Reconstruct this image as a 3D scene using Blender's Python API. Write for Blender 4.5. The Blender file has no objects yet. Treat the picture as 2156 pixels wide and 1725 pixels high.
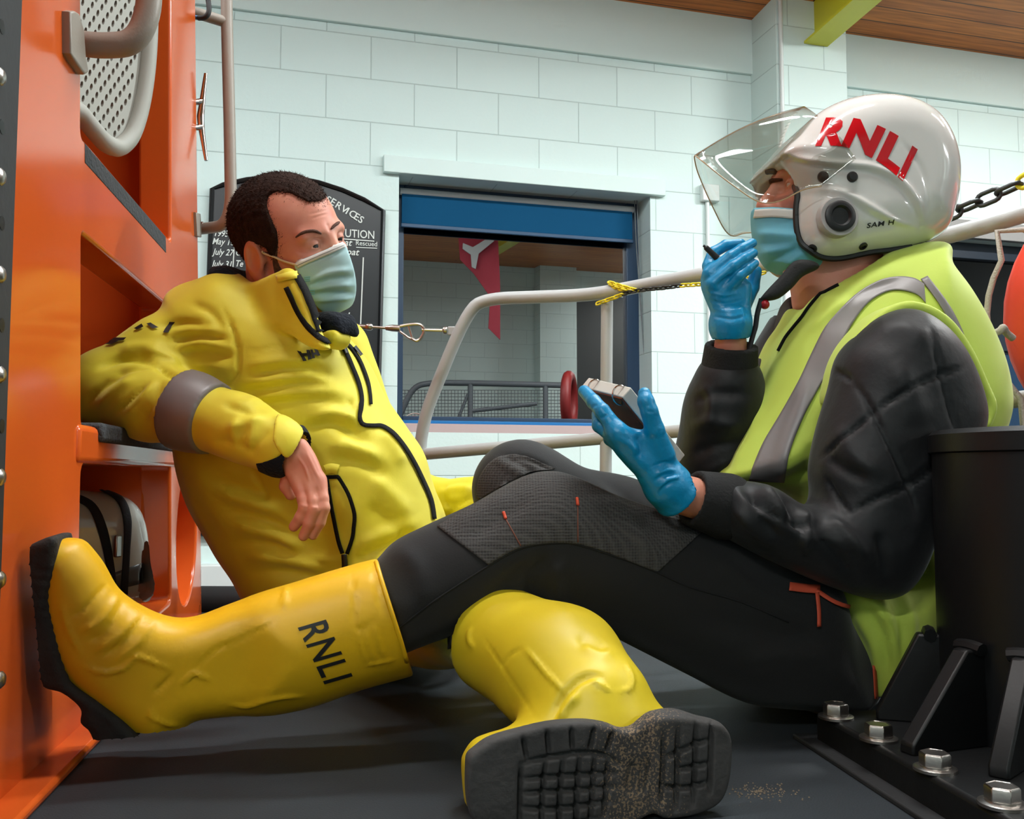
import bpy, bmesh, math, random
import numpy as np
from mathutils import Vector, Matrix
from mathutils.bvhtree import BVHTree
random.seed(4)
rng = np.random.default_rng(7)
SC = bpy.context.scene
COL = SC.collection
# ------------------------------------------------------------------ camera
F, CX, CY = 2000.0, 1078.0, 862.5
CAMZ = 0.36
PITCH = math.atan(137.5 / F)
cp_, sp_ = math.cos(PITCH), math.sin(PITCH)
FWD, UPV = np.array([0, cp_, sp_]), np.array([0, -sp_, cp_])
EYE = np.array([0.0, 0.0, CAMZ])
cam = bpy.data.cameras.new('camera')
cam.sensor_width = 36.0
cam.lens = F * 36.0 / 2156.0
cam.clip_start = 0.02
cam_o = bpy.data.objects.new('camera', cam)
COL.objects.link(cam_o)
cam_o.location = EYE
cam_o.rotation_euler = (math.pi / 2 + PITCH, 0, 0)
SC.camera = cam_o

def ray(px, py):
    return FWD * F + np.array([1.0, 0, 0]) * (px - CX) + UPV * (CY - py)
def P(px, py, d):
    r = ray(px, py)
    return EYE + r * (d / r[1])
def G(px, py, z=0.0):
    r = ray(px, py)
    return EYE + r * ((z - CAMZ) / r[2])
def HP(px, py, p0, n):
    r = ray(px, py)
    return EYE + r * (np.dot(np.asarray(p0) - EYE, n) / np.dot(r, n))
def proj(p):
    q = np.asarray(p, float) - EYE
    z = q @ FWD
    return CX + F * q[..., 0] / z, CY - F * (q @ UPV) / z, z

# ------------------------------------------------------------------ materials
def lin(c):
    c = np.array(c[:3], float) / 255.0
    return tuple(np.where(c <= 0.04045, c / 12.92, ((c + 0.055) / 1.055) ** 2.4)) + (1.0,)
def mat(name, col, rough=0.5, metal=0.0, coat=0.0, bump=0.0, bscale=60.0, var=0.0, vscale=12.0, sheen=0.0, spec=0.5, sub=0.0, bdist=0.002, col2=None):
    m = bpy.data.materials.new(name)
    m.use_nodes = True
    nt = m.node_tree
    b = nt.nodes['Principled BSDF']
    b.inputs['Base Color'].default_value = lin(col)
    b.inputs['Roughness'].default_value = rough
    b.inputs['Metallic'].default_value = metal
    b.inputs['Coat Weight'].default_value = coat
    b.inputs['Coat Roughness'].default_value = 0.05
    b.inputs['Specular IOR Level'].default_value = spec
    b.inputs['Sheen Weight'].default_value = sheen
    if sub:
        b.inputs['Subsurface Weight'].default_value = sub
        b.inputs['Subsurface Radius'].default_value = (0.012, 0.004, 0.002)
        b.inputs['Subsurface Scale'].default_value = 1.0
    tc = nt.nodes.new('ShaderNodeTexCoord')
    if var:
        n = nt.nodes.new('ShaderNodeTexNoise')
        n.inputs['Scale'].default_value = vscale
        n.inputs['Detail'].default_value = 5
        nt.links.new(tc.outputs['Object'], n.inputs['Vector'])
        r = nt.nodes.new('ShaderNodeValToRGB')
        r.color_ramp.elements[0].position = 0.3
        r.color_ramp.elements[1].position = 0.7
        c = np.array(lin(col))
        c2 = np.array(lin(col2)) if col2 else c * (1 - var)
        c2[3] = 1
        r.color_ramp.elements[0].color = tuple(c2)
        r.color_ramp.elements[1].color = tuple(np.minimum(c * (1 + (0 if col2 else var * 0.5)), 1))
        nt.links.new(n.outputs['Fac'], r.inputs['Fac'])
        nt.links.new(r.outputs['Color'], b.inputs['Base Color'])
    if bump:
        n = nt.nodes.new('ShaderNodeTexNoise')
        n.inputs['Scale'].default_value = bscale
        n.inputs['Detail'].default_value = 4
        nt.links.new(tc.outputs['Object'], n.inputs['Vector'])
        bp = nt.nodes.new('ShaderNodeBump')
        bp.inputs['Strength'].default_value = bump
        bp.inputs['Distance'].default_value = bdist
        nt.links.new(n.outputs['Fac'], bp.inputs['Height'])
        nt.links.new(bp.outputs['Normal'], b.inputs['Normal'])
    return m
def emit_mat(name, col, strength):
    m = bpy.data.materials.new(name)
    m.use_nodes = True
    nt = m.node_tree
    e = nt.nodes.new('ShaderNodeEmission')
    e.inputs['Color'].default_value = lin(col)
    e.inputs['Strength'].default_value = strength
    nt.links.new(e.outputs[0], nt.nodes['Material Output'].inputs[0])
    return m
def clear_mat(name, tint, mirror, rough=0.0, ior=1.45):
    """a thin clear sheet: what lies behind shows through it, its face mirrors by Fresnel"""
    m = bpy.data.materials.new(name)
    m.use_nodes = True
    nt = m.node_tree
    t = nt.nodes.new('ShaderNodeBsdfTransparent')
    t.inputs['Color'].default_value = lin(tint)
    g = nt.nodes.new('ShaderNodeBsdfGlossy')
    g.inputs['Roughness'].default_value = rough
    g.inputs['Color'].default_value = (1, 1, 1, 1)
    fc = nt.nodes.new('ShaderNodeLayerWeight')
    fc.inputs['Blend'].default_value = 0.5
    pw = nt.nodes.new('ShaderNodeMath')
    pw.operation = 'POWER'
    pw.inputs[1].default_value = 5.0
    nt.links.new(fc.outputs['Facing'], pw.inputs[0])
    ma = nt.nodes.new('ShaderNodeMath')
    ma.operation = 'ADD'
    ma.use_clamp = True
    ma.inputs[1].default_value = mirror + 0.035
    mx = nt.nodes.new('ShaderNodeMixShader')
    nt.links.new(pw.outputs[0], ma.inputs[0])
    nt.links.new(ma.outputs[0], mx.inputs[0])
    nt.links.new(t.outputs[0], mx.inputs[1])
    nt.links.new(g.outputs[0], mx.inputs[2])
    nt.links.new(mx.outputs[0], nt.nodes['Material Output'].inputs[0])
    return m

# ------------------------------------------------------------------ objects
def mk(name, v, f, m=None, parent=None, smooth=True):
    me = bpy.data.meshes.new(name)
    me.from_pydata([tuple(map(float, p)) for p in v], [], [tuple(map(int, q)) for q in f])
    me.update()
    if smooth:
        me.polygons.foreach_set('use_smooth', [True] * len(me.polygons))
    o = bpy.data.objects.new(name, me)
    COL.objects.link(o)
    if m is not None:
        me.materials.append(m)
    if parent is not None:
        o.parent = parent
    return o
def tag(o, label=None, cat=None, group=None, kind=None):
    for k, v in (('label', label), ('category', cat), ('group', group), ('kind', kind)):
        if v:
            o[k] = v
    return o
def empty(name, label, cat, loc=(0, 0, 0), group=None):
    o = bpy.data.objects.new(name, None)
    o.empty_display_size = 0.05
    COL.objects.link(o)
    return tag(o, label, cat, group)
def setloc(o, loc):
    """put an Empty at its base; children are built in world space so undo the shift for them"""
    o.location = Vector(loc)
    for c in o.children:
        c.matrix_parent_inverse = Matrix.Translation(-Vector(loc))
class MB:
    def __init__(s):
        s.v, s.f = [], []
    def add(s, v, f):
        k = len(s.v)
        s.v += [tuple(p) for p in v]
        s.f += [tuple(i + k for i in q) for q in f]
        return s
    def box(s, c, a, b, d):
        """box from its centre and three half vectors"""
        c, a, b, d = map(np.asarray, (c, a, b, d))
        if np.dot(np.cross(a, b), d) < 0:
            a = -a
        v = [c + i * a + j * b + k * d for i in (-1, 1) for j in (-1, 1) for k in (-1, 1)]
        f = [(0, 1, 3, 2), (4, 6, 7, 5), (0, 4, 5, 1), (2, 3, 7, 6), (0, 2, 6, 4), (1, 5, 7, 3)]
        return s.add(v, f)
    def tube(s, pts, r, n=12, closed=False):
        v, f = tube_mesh(pts, r, n, closed)
        return s.add(v, f)
    def lathe(s, c, ax, prof, n=32):
        """prof: (radius, height) pairs about axis ax from c"""
        ax = np.asarray(ax, float)
        ax /= np.linalg.norm(ax)
        h = np.array([1.0, 0, 0]) if abs(ax[0]) < 0.8 else np.array([0, 1.0, 0])
        e1 = np.cross(ax, h)
        e1 /= np.linalg.norm(e1)
        e2 = np.cross(ax, e1)
        v, f = [], []
        for r, z in prof:
            for i in range(n):
                t = 2 * math.pi * i / n
                v.append(np.asarray(c) + ax * z + (e1 * math.cos(t) + e2 * math.sin(t)) * r)
        for k in range(len(prof) - 1):
            for i in range(n):
                j = (i + 1) % n
                f.append((k * n + i, k * n + j, k * n + n + j, k * n + n + i))
        f.append(tuple(range(n))[::-1])
        f.append(tuple((len(prof) - 1) * n + i for i in range(n)))
        return s.add(v, f)
    def build(s, name, m, parent=None, smooth=False, bevel=0.0, seg=2, auto=True):
        o = mk(name, s.v, s.f, m, parent, smooth)
        if smooth and auto:
            sharp(o)
        if bevel:
            b = o.modifiers.new('b', 'BEVEL')
            b.width = bevel
            b.segments = seg
            b.limit_method = 'ANGLE'
            b.angle_limit = math.radians(40)
            sharp(o)
        return o
def sharp(o, ang=40):
    o.data.polygons.foreach_set('use_smooth', [True] * len(o.data.polygons))
    o.data.set_sharp_from_angle(angle=math.radians(ang))
def spline(pts, n=8, closed=False):
    """Catmull-Rom through the points"""
    p = np.asarray(pts, float)
    N = len(p)
    out = []
    segs = N if closed else N - 1
    for i in range(segs):
        if closed:
            a, b, c, d = p[(i - 1) % N], p[i], p[(i + 1) % N], p[(i + 2) % N]
        else:
            a, b, c, d = p[max(i - 1, 0)], p[i], p[i + 1], p[min(i + 2, N - 1)]
        for k in range(n):
            t = k / n
            out.append(0.5 * (2 * b + (c - a) * t + (2 * a - 5 * b + 4 * c - d) * t * t + (3 * b - a - 3 * c + d) * t ** 3))
    if not closed:
        out.append(p[-1])
    return np.array(out)
def tube_mesh(pts, r, n=12, closed=False):
    p = np.asarray(pts, float)
    N = len(p)
    rr = np.broadcast_to(np.asarray(r, float), (N,))
    T = np.zeros_like(p)
    for i in range(N):
        a = p[(i - 1) % N] if closed or i > 0 else p[i]
        b = p[(i + 1) % N] if closed or i < N - 1 else p[i]
        T[i] = (b - a) / (np.linalg.norm(b - a) + 1e-12)
    h = np.array([0, 0, 1.0]) if abs(T[0][2]) < 0.9 else np.array([1.0, 0, 0])
    e1 = np.cross(T[0], h)
    e1 /= np.linalg.norm(e1)
    v, f = [], []
    for i in range(N):
        e1 = e1 - T[i] * np.dot(e1, T[i])
        e1 /= np.linalg.norm(e1) + 1e-12
        e2 = np.cross(T[i], e1)
        for k in range(n):
            t = 2 * math.pi * k / n
            v.append(p[i] + (e1 * math.cos(t) + e2 * math.sin(t)) * rr[i])
    for i in range(N if closed else N - 1):
        j = (i + 1) % N
        for k in range(n):
            l = (k + 1) % n
            f.append((i * n + k, i * n + l, j * n + l, j * n + k))
    if not closed:
        f.append(tuple(range(n))[::-1])
        f.append(tuple((N - 1) * n + k for k in range(n)))
    return v, f
def fillet(pts, rad, n=6):
    """polyline with rounded corners"""
    p = [np.asarray(q, float) for q in pts]
    out = [p[0]]
    for i in range(1, len(p) - 1):
        a, b, c = p[i - 1], p[i], p[i + 1]
        r = rad[i - 1] if hasattr(rad, '__len__') else rad
        l1, l2 = np.linalg.norm(a - b), np.linalg.norm(c - b)
        s, e = b + (a - b) / l1 * min(r, l1 * .48), b + (c - b) / l2 * min(r, l2 * .48)
        for k in range(n + 1):
            t = k / n
            out.append((1 - t) ** 2 * s + 2 * t * (1 - t) * b + t * t * e)
    out.append(p[-1])
    return np.array(out)
def plate(name, loops, to3, nrm, thick, m, parent=None, bevel=0.0, res=1):
    """flat plate from 2D loops (outer first, then holes): curve fill gives caps, extruded along nrm"""
    cu = bpy.data.curves.new(name, 'CURVE')
    cu.dimensions = '2D'
    cu.fill_mode = 'BOTH'
    for lp in loops:
        sp = cu.splines.new('POLY')
        sp.points.add(len(lp) - 1)
        for q, pt in zip(lp, sp.points):
            pt.co = (q[0], q[1], 0, 1)
        sp.use_cyclic_u = True
    cu.extrude = thick / 2
    cu.bevel_depth = bevel
    cu.bevel_resolution = res
    if bevel:
        cu.offset = -bevel
    t = bpy.data.objects.new('t', cu)
    COL.objects.link(t)
    me = bpy.data.meshes.new_from_object(t.evaluated_get(bpy.context.evaluated_depsgraph_get()))
    bpy.data.objects.remove(t)
    bm = bmesh.new()
    bm.from_mesh(me)
    bmesh.ops.remove_doubles(bm, verts=bm.verts, dist=1e-5)
    nrm = np.asarray(nrm, float)
    for vv in bm.verts:
        q = to3(vv.co.x, vv.co.y) + nrm * (vv.co.z - thick / 2)
        vv.co = Vector(q)
    bmesh.ops.recalc_face_normals(bm, faces=bm.faces)
    me2 = bpy.data.meshes.new(name)
    bm.to_mesh(me2)
    bm.free()
    o = bpy.data.objects.new(name, me2)
    COL.objects.link(o)
    me2.materials.append(m)
    if parent is not None:
        o.parent = parent
    sharp(o, 50)
    if bevel:
        w = o.modifiers.new('wn', 'WEIGHTED_NORMAL')
        w.keep_sharp = True
        w.weight = 100
    return o
def text2d(s, shear=0.0, bold=0.0, sub=0.0, spacing=1.0):
    """filled letter mesh of unit cap height: (verts Nx2, faces)"""
    cu = bpy.data.curves.new('txt', 'FONT')
    cu.body = s
    cu.shear = shear
    cu.offset = bold
    cu.space_character = spacing
    cu.resolution_u = 3
    t = bpy.data.objects.new('t', cu)
    COL.objects.link(t)
    me = bpy.data.meshes.new_from_object(t.evaluated_get(bpy.context.evaluated_depsgraph_get()))
    bpy.data.objects.remove(t)
    bm = bmesh.new()
    bm.from_mesh(me)
    bmesh.ops.remove_doubles(bm, verts=bm.verts, dist=1e-5)
    bmesh.ops.triangulate(bm, faces=bm.faces)
    if sub:
        for _ in range(4):
            es = [e for e in bm.edges if e.calc_length() > sub]
            if not es:
                break
            bmesh.ops.subdivide_edges(bm, edges=es, cuts=1)
            bmesh.ops.triangulate(bm, faces=bm.faces)
    bm.verts.ensure_lookup_table()
    v = np.array([(q.co.x, q.co.y) for q in bm.verts])
    f = [tuple(q.index for q in fc.verts) for fc in bm.faces]
    bm.free()
    bpy.data.meshes.remove(me)
    if len(v):
        v[:, 0] -= v[:, 0].min()
        v /= 0.69
    return v, f

# ------------------------------------------------------------------ implicit surfaces
def norm(v):
    v = np.asarray(v, float)
    return v / np.linalg.norm(v)
def cone(a, b, ra, rb):
    a, b = np.asarray(a, float), np.asarray(b, float)
    ab = b - a
    L = ab @ ab + 1e-12
    def f(p):
        t = np.clip((p - a) @ ab / L, 0, 1)
        return np.linalg.norm(p - a - t[:, None] * ab, axis=1) - (ra + (rb - ra) * t)
    return f
def ell(c, r, R=None):
    c, r = np.asarray(c, float), np.asarray(r, float)
    def f(p):
        q = p - c
        if R is not None:
            q = q @ R          # columns of R = local axes
        k0 = np.linalg.norm(q / r, axis=1)
        k1 = np.linalg.norm(q / (r * r), axis=1) + 1e-9
        return k0 * (k0 - 1) / k1
    return f
def smin(a, b, k):
    if k <= 0:
        return np.minimum(a, b)
    h = np.maximum(k - np.abs(a - b), 0) / k
    return np.minimum(a, b) - h * h * k * 0.25
def U(k, *fs):
    def f(p):
        r = fs[0](p)
        for g in fs[1:]:
            r = smin(r, g(p), k)
        return r
    return f
def SUB(a, b, k=0.0):
    return lambda p: -smin(-a(p), b(p), k)
def INT(a, b, k=0.0):
    return lambda p: -smin(-a(p), -b(p), k)
def OFF(a, d):
    return lambda p: a(p) - d
def half(p0, n):
    """negative on the side the normal points away from"""
    p0, n = np.asarray(p0, float), norm(n)
    return lambda p: (p - p0) @ n
def chain(pts, rads, k=0.03):
    return U(k, *[cone(pts[i], pts[i + 1], rads[i], rads[i + 1]) for i in range(len(pts) - 1)])
def poly2(pts, res):
    """signed distance to a polygon as a sampled 2D field"""
    q = np.asarray(pts, float)
    pad = 60 * res
    lo, hi = q.min(0) - pad, q.max(0) + pad
    n = np.ceil((hi - lo) / res).astype(int) + 1
    gx, gy = np.meshgrid(lo[0] + np.arange(n[0]) * res, lo[1] + np.arange(n[1]) * res, indexing='ij')
    d = np.full(gx.shape, 1e9)
    ins = np.zeros(gx.shape, bool)
    for i in range(len(q)):
        a, b = q[i], q[(i + 1) % len(q)]
        e = b - a
        wx, wy = gx - a[0], gy - a[1]
        t = np.clip((wx * e[0] + wy * e[1]) / (e @ e + 1e-12), 0, 1)
        d = np.minimum(d, (wx - e[0] * t) ** 2 + (wy - e[1] * t) ** 2)
        c = ((a[1] > gy) != (b[1] > gy)) & (gx < (b[0] - a[0]) * (gy - a[1]) / (b[1] - a[1] + 1e-12) + a[0])
        ins ^= c
    d = np.sqrt(d)
    d = np.where(ins, -d, d)
    def f(u, v):
        x, y = (u - lo[0]) / res, (v - lo[1]) / res
        xc, yc = np.clip(x, 0, n[0] - 1.001), np.clip(y, 0, n[1] - 1.001)
        i, j = xc.astype(int), yc.astype(int)
        fx, fy = xc - i, yc - j
        r = d[i, j] * (1 - fx) * (1 - fy) + d[i + 1, j] * fx * (1 - fy) + d[i, j + 1] * (1 - fx) * fy + d[i + 1, j + 1] * fx * fy
        return r + np.hypot(x - xc, y - yc) * res
    return f
def slab(pxs, A, B, w, r, sv=1.0, smooth=4, res=0.004, off=0.0, tilt=0.0, z0=0.03):
    """solid whose side outline is the given one, standing in the upright plane through A and B
    (pixel x, depth); half thickness w, edges rounded by r"""
    a, b = P(A[0], 1000, A[1]), P(B[0], 1000, B[1])
    e1 = norm((b - a) * np.array([1, 1, 0]))
    n = np.array([-e1[1], e1[0], 0])
    e2 = np.array([0, 0, 1.0])
    pts = spline(pxs, smooth, True) if smooth else np.asarray(pxs, float)
    q = np.array([HP(x, y, a, n) - a for x, y in pts])
    uv = np.c_[q @ e1, q @ e2]
    g = poly2(uv, res)
    def f(p):
        z = p - a
        d2 = g(z @ e1, z @ e2)
        qx, qy = d2 + r, np.abs(z @ n - off - (tilt * (p[:, 2] - z0) if tilt else 0)) / sv - w + r
        return np.minimum(np.maximum(qx, qy), 0) + np.hypot(np.maximum(qx, 0), np.maximum(qy, 0)) - r
    return f
def region(pxs, smooth=4):
    """inside/outside of an outline seen from the photograph's side, in metres"""
    g = poly2(spline(pxs, smooth, True) if smooth else pxs, 2.0)
    def f(p):
        x, y, z = proj(p)
        return g(x, y) * z / F
    return f
def net(f, lo, hi, h):
    """surface nets on a sparse grid"""
    lo, hi = np.asarray(lo, float), np.asarray(hi, float)
    C = np.ceil((hi - lo) / (4 * h)).astype(int) + 1
    N = C * 4 + 1
    ax = [lo[i] + np.arange(C[i] + 1) * 4 * h for i in range(3)]
    gp = np.stack(np.meshgrid(*ax, indexing='ij'), -1).reshape(-1, 3)
    fc = f(gp).reshape(C + 1)
    m = np.full(C, 1e9)
    for i in (0, 1):
        for j in (0, 1):
            for k in (0, 1):
                m = np.minimum(m, np.abs(fc[i:C[0] + i, j:C[1] + j, k:C[2] + k]))
    act = m < 4 * h * 2.0
    big = fc[:-1, :-1, :-1].repeat(4, 0).repeat(4, 1).repeat(4, 2)
    vals = np.ones(N) * 1.0
    vals[:-1, :-1, :-1] = np.where(big < 0, -1.0, 1.0)
    fm = np.zeros(N, bool)
    a4 = act.repeat(4, 0).repeat(4, 1).repeat(4, 2)
    for i in (0, 1):
        for j in (0, 1):
            for k in (0, 1):
                fm[i:N[0] - 1 + i, j:N[1] - 1 + j, k:N[2] - 1 + k] |= a4
    idx = np.argwhere(fm)
    out = np.empty(len(idx))
    for s in range(0, len(idx), 400000):
        out[s:s + 400000] = f(lo + idx[s:s + 400000] * h)
    vals[fm] = out
    S = vals < 0
    n = N - 1
    cnt = np.zeros(n, np.int8)
    for i in (0, 1):
        for j in (0, 1):
            for k in (0, 1):
                cnt += S[i:n[0] + i, j:n[1] + j, k:n[2] + k]
    ac = (cnt > 0) & (cnt < 8)
    ci = np.argwhere(ac)
    ids = np.full(n, -1)
    ids[ac] = np.arange(len(ci))
    pos = np.zeros((len(ci), 3))
    num = np.zeros(len(ci))
    cor = [(i, j, k) for i in (0, 1) for j in (0, 1) for k in (0, 1)]
    for A_ in cor:
        for ax_ in range(3):
            if A_[ax_]:
                continue
            B_ = list(A_)
            B_[ax_] = 1
            va = vals[tuple((ci + A_).T)]
            vb = vals[tuple((ci + B_).T)]
            x = (va < 0) != (vb < 0)
            t = np.where(x, va / (va - vb + 1e-20), 0)
            q = ci + np.asarray(A_, float)
            q[:, ax_] += t
            pos += q * x[:, None]
            num += x
    V = lo + pos / num[:, None] * h
    faces = []
    for ax_ in range(3):
        sl = [slice(1, n[i]) for i in range(3)]
        s0, s1 = list(sl), list(sl)
        s0[ax_] = slice(0, n[ax_])
        s1[ax_] = slice(1, n[ax_] + 1)
        a, b = S[tuple(s0)], S[tuple(s1)]
        e = np.argwhere(a != b)
        off = np.ones(3, int)
        off[ax_] = 0
        e2 = e + off
        fl = a[a != b]
        u, w = (ax_ + 1) % 3, (ax_ + 2) % 3
        du, dw = np.zeros(3, int), np.zeros(3, int)
        du[u], dw[w] = 1, 1
        q = [ids[tuple((e2 - o_).T)] for o_ in (du + dw, dw, 0 * du, du)]
        Q = np.stack(q, 1)
        ok = (Q >= 0).all(1)
        Q[~fl] = Q[~fl][:, ::-1]
        faces.append(Q[ok])
    return V, np.concatenate(faces)
def vnorm(V, Fq):
    a, b, c, d = (V[Fq[:, i]] for i in range(4))
    fn = np.cross(c - a, d - b)
    N = np.zeros_like(V)
    for i in range(4):
        np.add.at(N, Fq[:, i], fn)
    return N / (np.linalg.norm(N, axis=1, keepdims=True) + 1e-12)
def relax(V, Fq, it=2, lam=0.5):
    e = np.concatenate([Fq[:, [0, 1]], Fq[:, [1, 2]], Fq[:, [2, 3]], Fq[:, [3, 0]]])
    e = np.concatenate([e, e[:, ::-1]])
    n = np.bincount(e[:, 0], minlength=len(V))[:, None] + 1e-9
    for _ in range(it):
        s = np.zeros_like(V)
        np.add.at(s, e[:, 0], V[e[:, 1]])
        V = V + lam * (s / n - V)
    return V
def folds(V, Fq, strokes, front=True):
    """raise (+) or sink (-) the cloth along drawn lines: (pixel polyline, height m, half width px)"""
    N = vnorm(V, Fq)
    x, y, z = proj(V)
    face = np.clip(-(N * (V - EYE)).sum(1) / np.linalg.norm(V - EYE, axis=1) * 3, 0, 1)
    D = np.zeros(len(V))
    for pl, amp, wd in strokes:
        q = spline(pl, 4) if len(pl) > 2 else np.asarray(pl, float)
        lo, hi = q.min(0) - 3 * wd, q.max(0) + 3 * wd
        k = np.where((x > lo[0]) & (x < hi[0]) & (y > lo[1]) & (y < hi[1]) & (face > 0))[0]
        if not len(k):
            continue
        L = np.r_[0, np.cumsum(np.linalg.norm(np.diff(q, axis=0), axis=1))]
        best, sa = np.full(len(k), 1e9), np.zeros(len(k))
        for i in range(len(q) - 1):
            e = q[i + 1] - q[i]
            t = np.clip(((x[k] - q[i][0]) * e[0] + (y[k] - q[i][1]) * e[1]) / (e @ e + 1e-9), 0, 1)
            d = np.hypot(x[k] - q[i][0] - t * e[0], y[k] - q[i][1] - t * e[1])
            b = d < best
            best = np.where(b, d, best)
            sa = np.where(b, L[i] + t * math.sqrt(e @ e), sa)
        tp = np.minimum(1, np.minimum(sa, L[-1] - sa) / (L[-1] * 0.25 + 1e-9) + 0.15)
        D[k] += amp * np.exp(-(best / wd) ** 2) * tp * face[k]
    return V + N * D[:, None]
def wrinkle(V, Fq, amp, sc, stretch=(1, 1, 1), seed=0):
    r = np.random.default_rng(seed)
    N = vnorm(V, Fq)
    D = np.zeros(len(V))
    for o in range(14):
        k = r.normal(size=3) * np.asarray(stretch) * sc * (0.5 + 1.3 * r.random())
        D += np.sin(V @ k + r.random() * 6.28) * 0.27
    return V + N * (np.clip(D, -1.3, 1.3) * amp)[:, None]
class Surf:
    def __init__(s, V, Fq):
        s.V, s.F = np.asarray(V), np.asarray(Fq)
        s.b = BVHTree.FromPolygons([Vector(p) for p in s.V], [tuple(map(int, q)) for q in s.F])
    def at(s, px, py, off=0.0):
        r = norm(ray(px, py))
        h = s.b.ray_cast(Vector(EYE), Vector(r))
        if h[0] is None:
            dm = np.linalg.norm(s.V.mean(0) - EYE)
            for k in np.linspace(0.8, 1.2, 9):
                g = s.b.find_nearest(Vector(EYE + r * dm * k))
                if h[0] is None or g[3] < h[3]:
                    h = g
        n = np.array(h[1])
        if n @ r > 0:
            n = -n
        return np.array(h[0]) + n * off
    def line(s, pts, off=0.001, n=4):
        q = spline(pts, n) if len(pts) > 2 else np.array([np.asarray(pts[0]) * (1 - t) + np.asarray(pts[1]) * t for t in np.linspace(0, 1, 8)])
        return np.array([s.at(x, y, off) for x, y in q])
    def seam(s, name, pts, r, m, parent, off=None, n=4, flat=6):
        q = s.line(pts, r * 0.5 if off is None else off, n)
        v, f = tube_mesh(q, r, flat)
        return mk(name, v, f, m, parent)
    def patch(s, name, A, B, m, parent, n=24, k=5, off=0.002):
        a, b = spline(A, 8), spline(B, 8)
        ra, rb = np.linspace(0, len(a) - 1, n), np.linspace(0, len(b) - 1, n)
        lerp = lambda q, t: q[int(t)] * (1 - t % 1) + q[min(int(t) + 1, len(q) - 1)] * (t % 1)
        v, f = [], []
        for i in range(n):
            p0, p1 = lerp(a, ra[i]), lerp(b, rb[i])
            for j in range(k):
                t = j / (k - 1)
                v.append(s.at(*(p0 * (1 - t) + p1 * t), off))
        for i in range(n - 1):
            for j in range(k - 1):
                f.append((i * k + j, i * k + j + 1, i * k + k + j + 1, i * k + k + j))
        o = mk(name, v, f, m, parent)
        so = o.modifiers.new('thickness', 'SOLIDIFY')
        so.thickness = 0.001
        so.offset = 0
        return o
    def print2d(s, name, v2, f2, to_px, m, parent, off=0.0012):
        v = [s.at(*to_px(u, w), off) for u, w in v2]
        return mk(name, v, f2, m, parent)
def blob(name, f, lo, hi, h, m, parent=None, strokes=None, post=None, it=1):
    V, Fq = net(f, lo, hi, h)
    V = relax(V, Fq, it)
    if post:
        V = post(V, Fq)
    if strokes:
        V = folds(V, Fq, strokes)
    o = mk(name, V, Fq, m, parent)
    return o, Surf(V, Fq)
def quadpx(o, ux, uy):
    """affine pixel map for print2d"""
    o, ux, uy = map(np.asarray, (o, ux, uy))
    return lambda u, v: tuple(o + ux * u + uy * v)
# ================================================================== the boathouse
TH = math.atan(0.281)
O0 = np.array([0, 4.936, 0])
WS = np.array([math.cos(TH), math.sin(TH), 0])
WN = np.array([math.sin(TH), -math.cos(TH), 0])     # out of the back wall, towards the camera
WZ = np.array([0, 0, 1.0])
def W(s, n, z):
    return O0 + WS * s + WN * n + WZ * z
def WP(px, py, n=0.0):
    q = HP(px, py, O0 + WN * n, WN) - O0
    return q @ WS, q[2]
def wbox(mb, s0, s1, n0, n1, z0, z1):
    return mb.box(W((s0 + s1) / 2, (n0 + n1) / 2, (z0 + z1) / 2), WS * (s1 - s0) / 2, WN * (n1 - n0) / 2, WZ * (z1 - z0) / 2)

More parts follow.
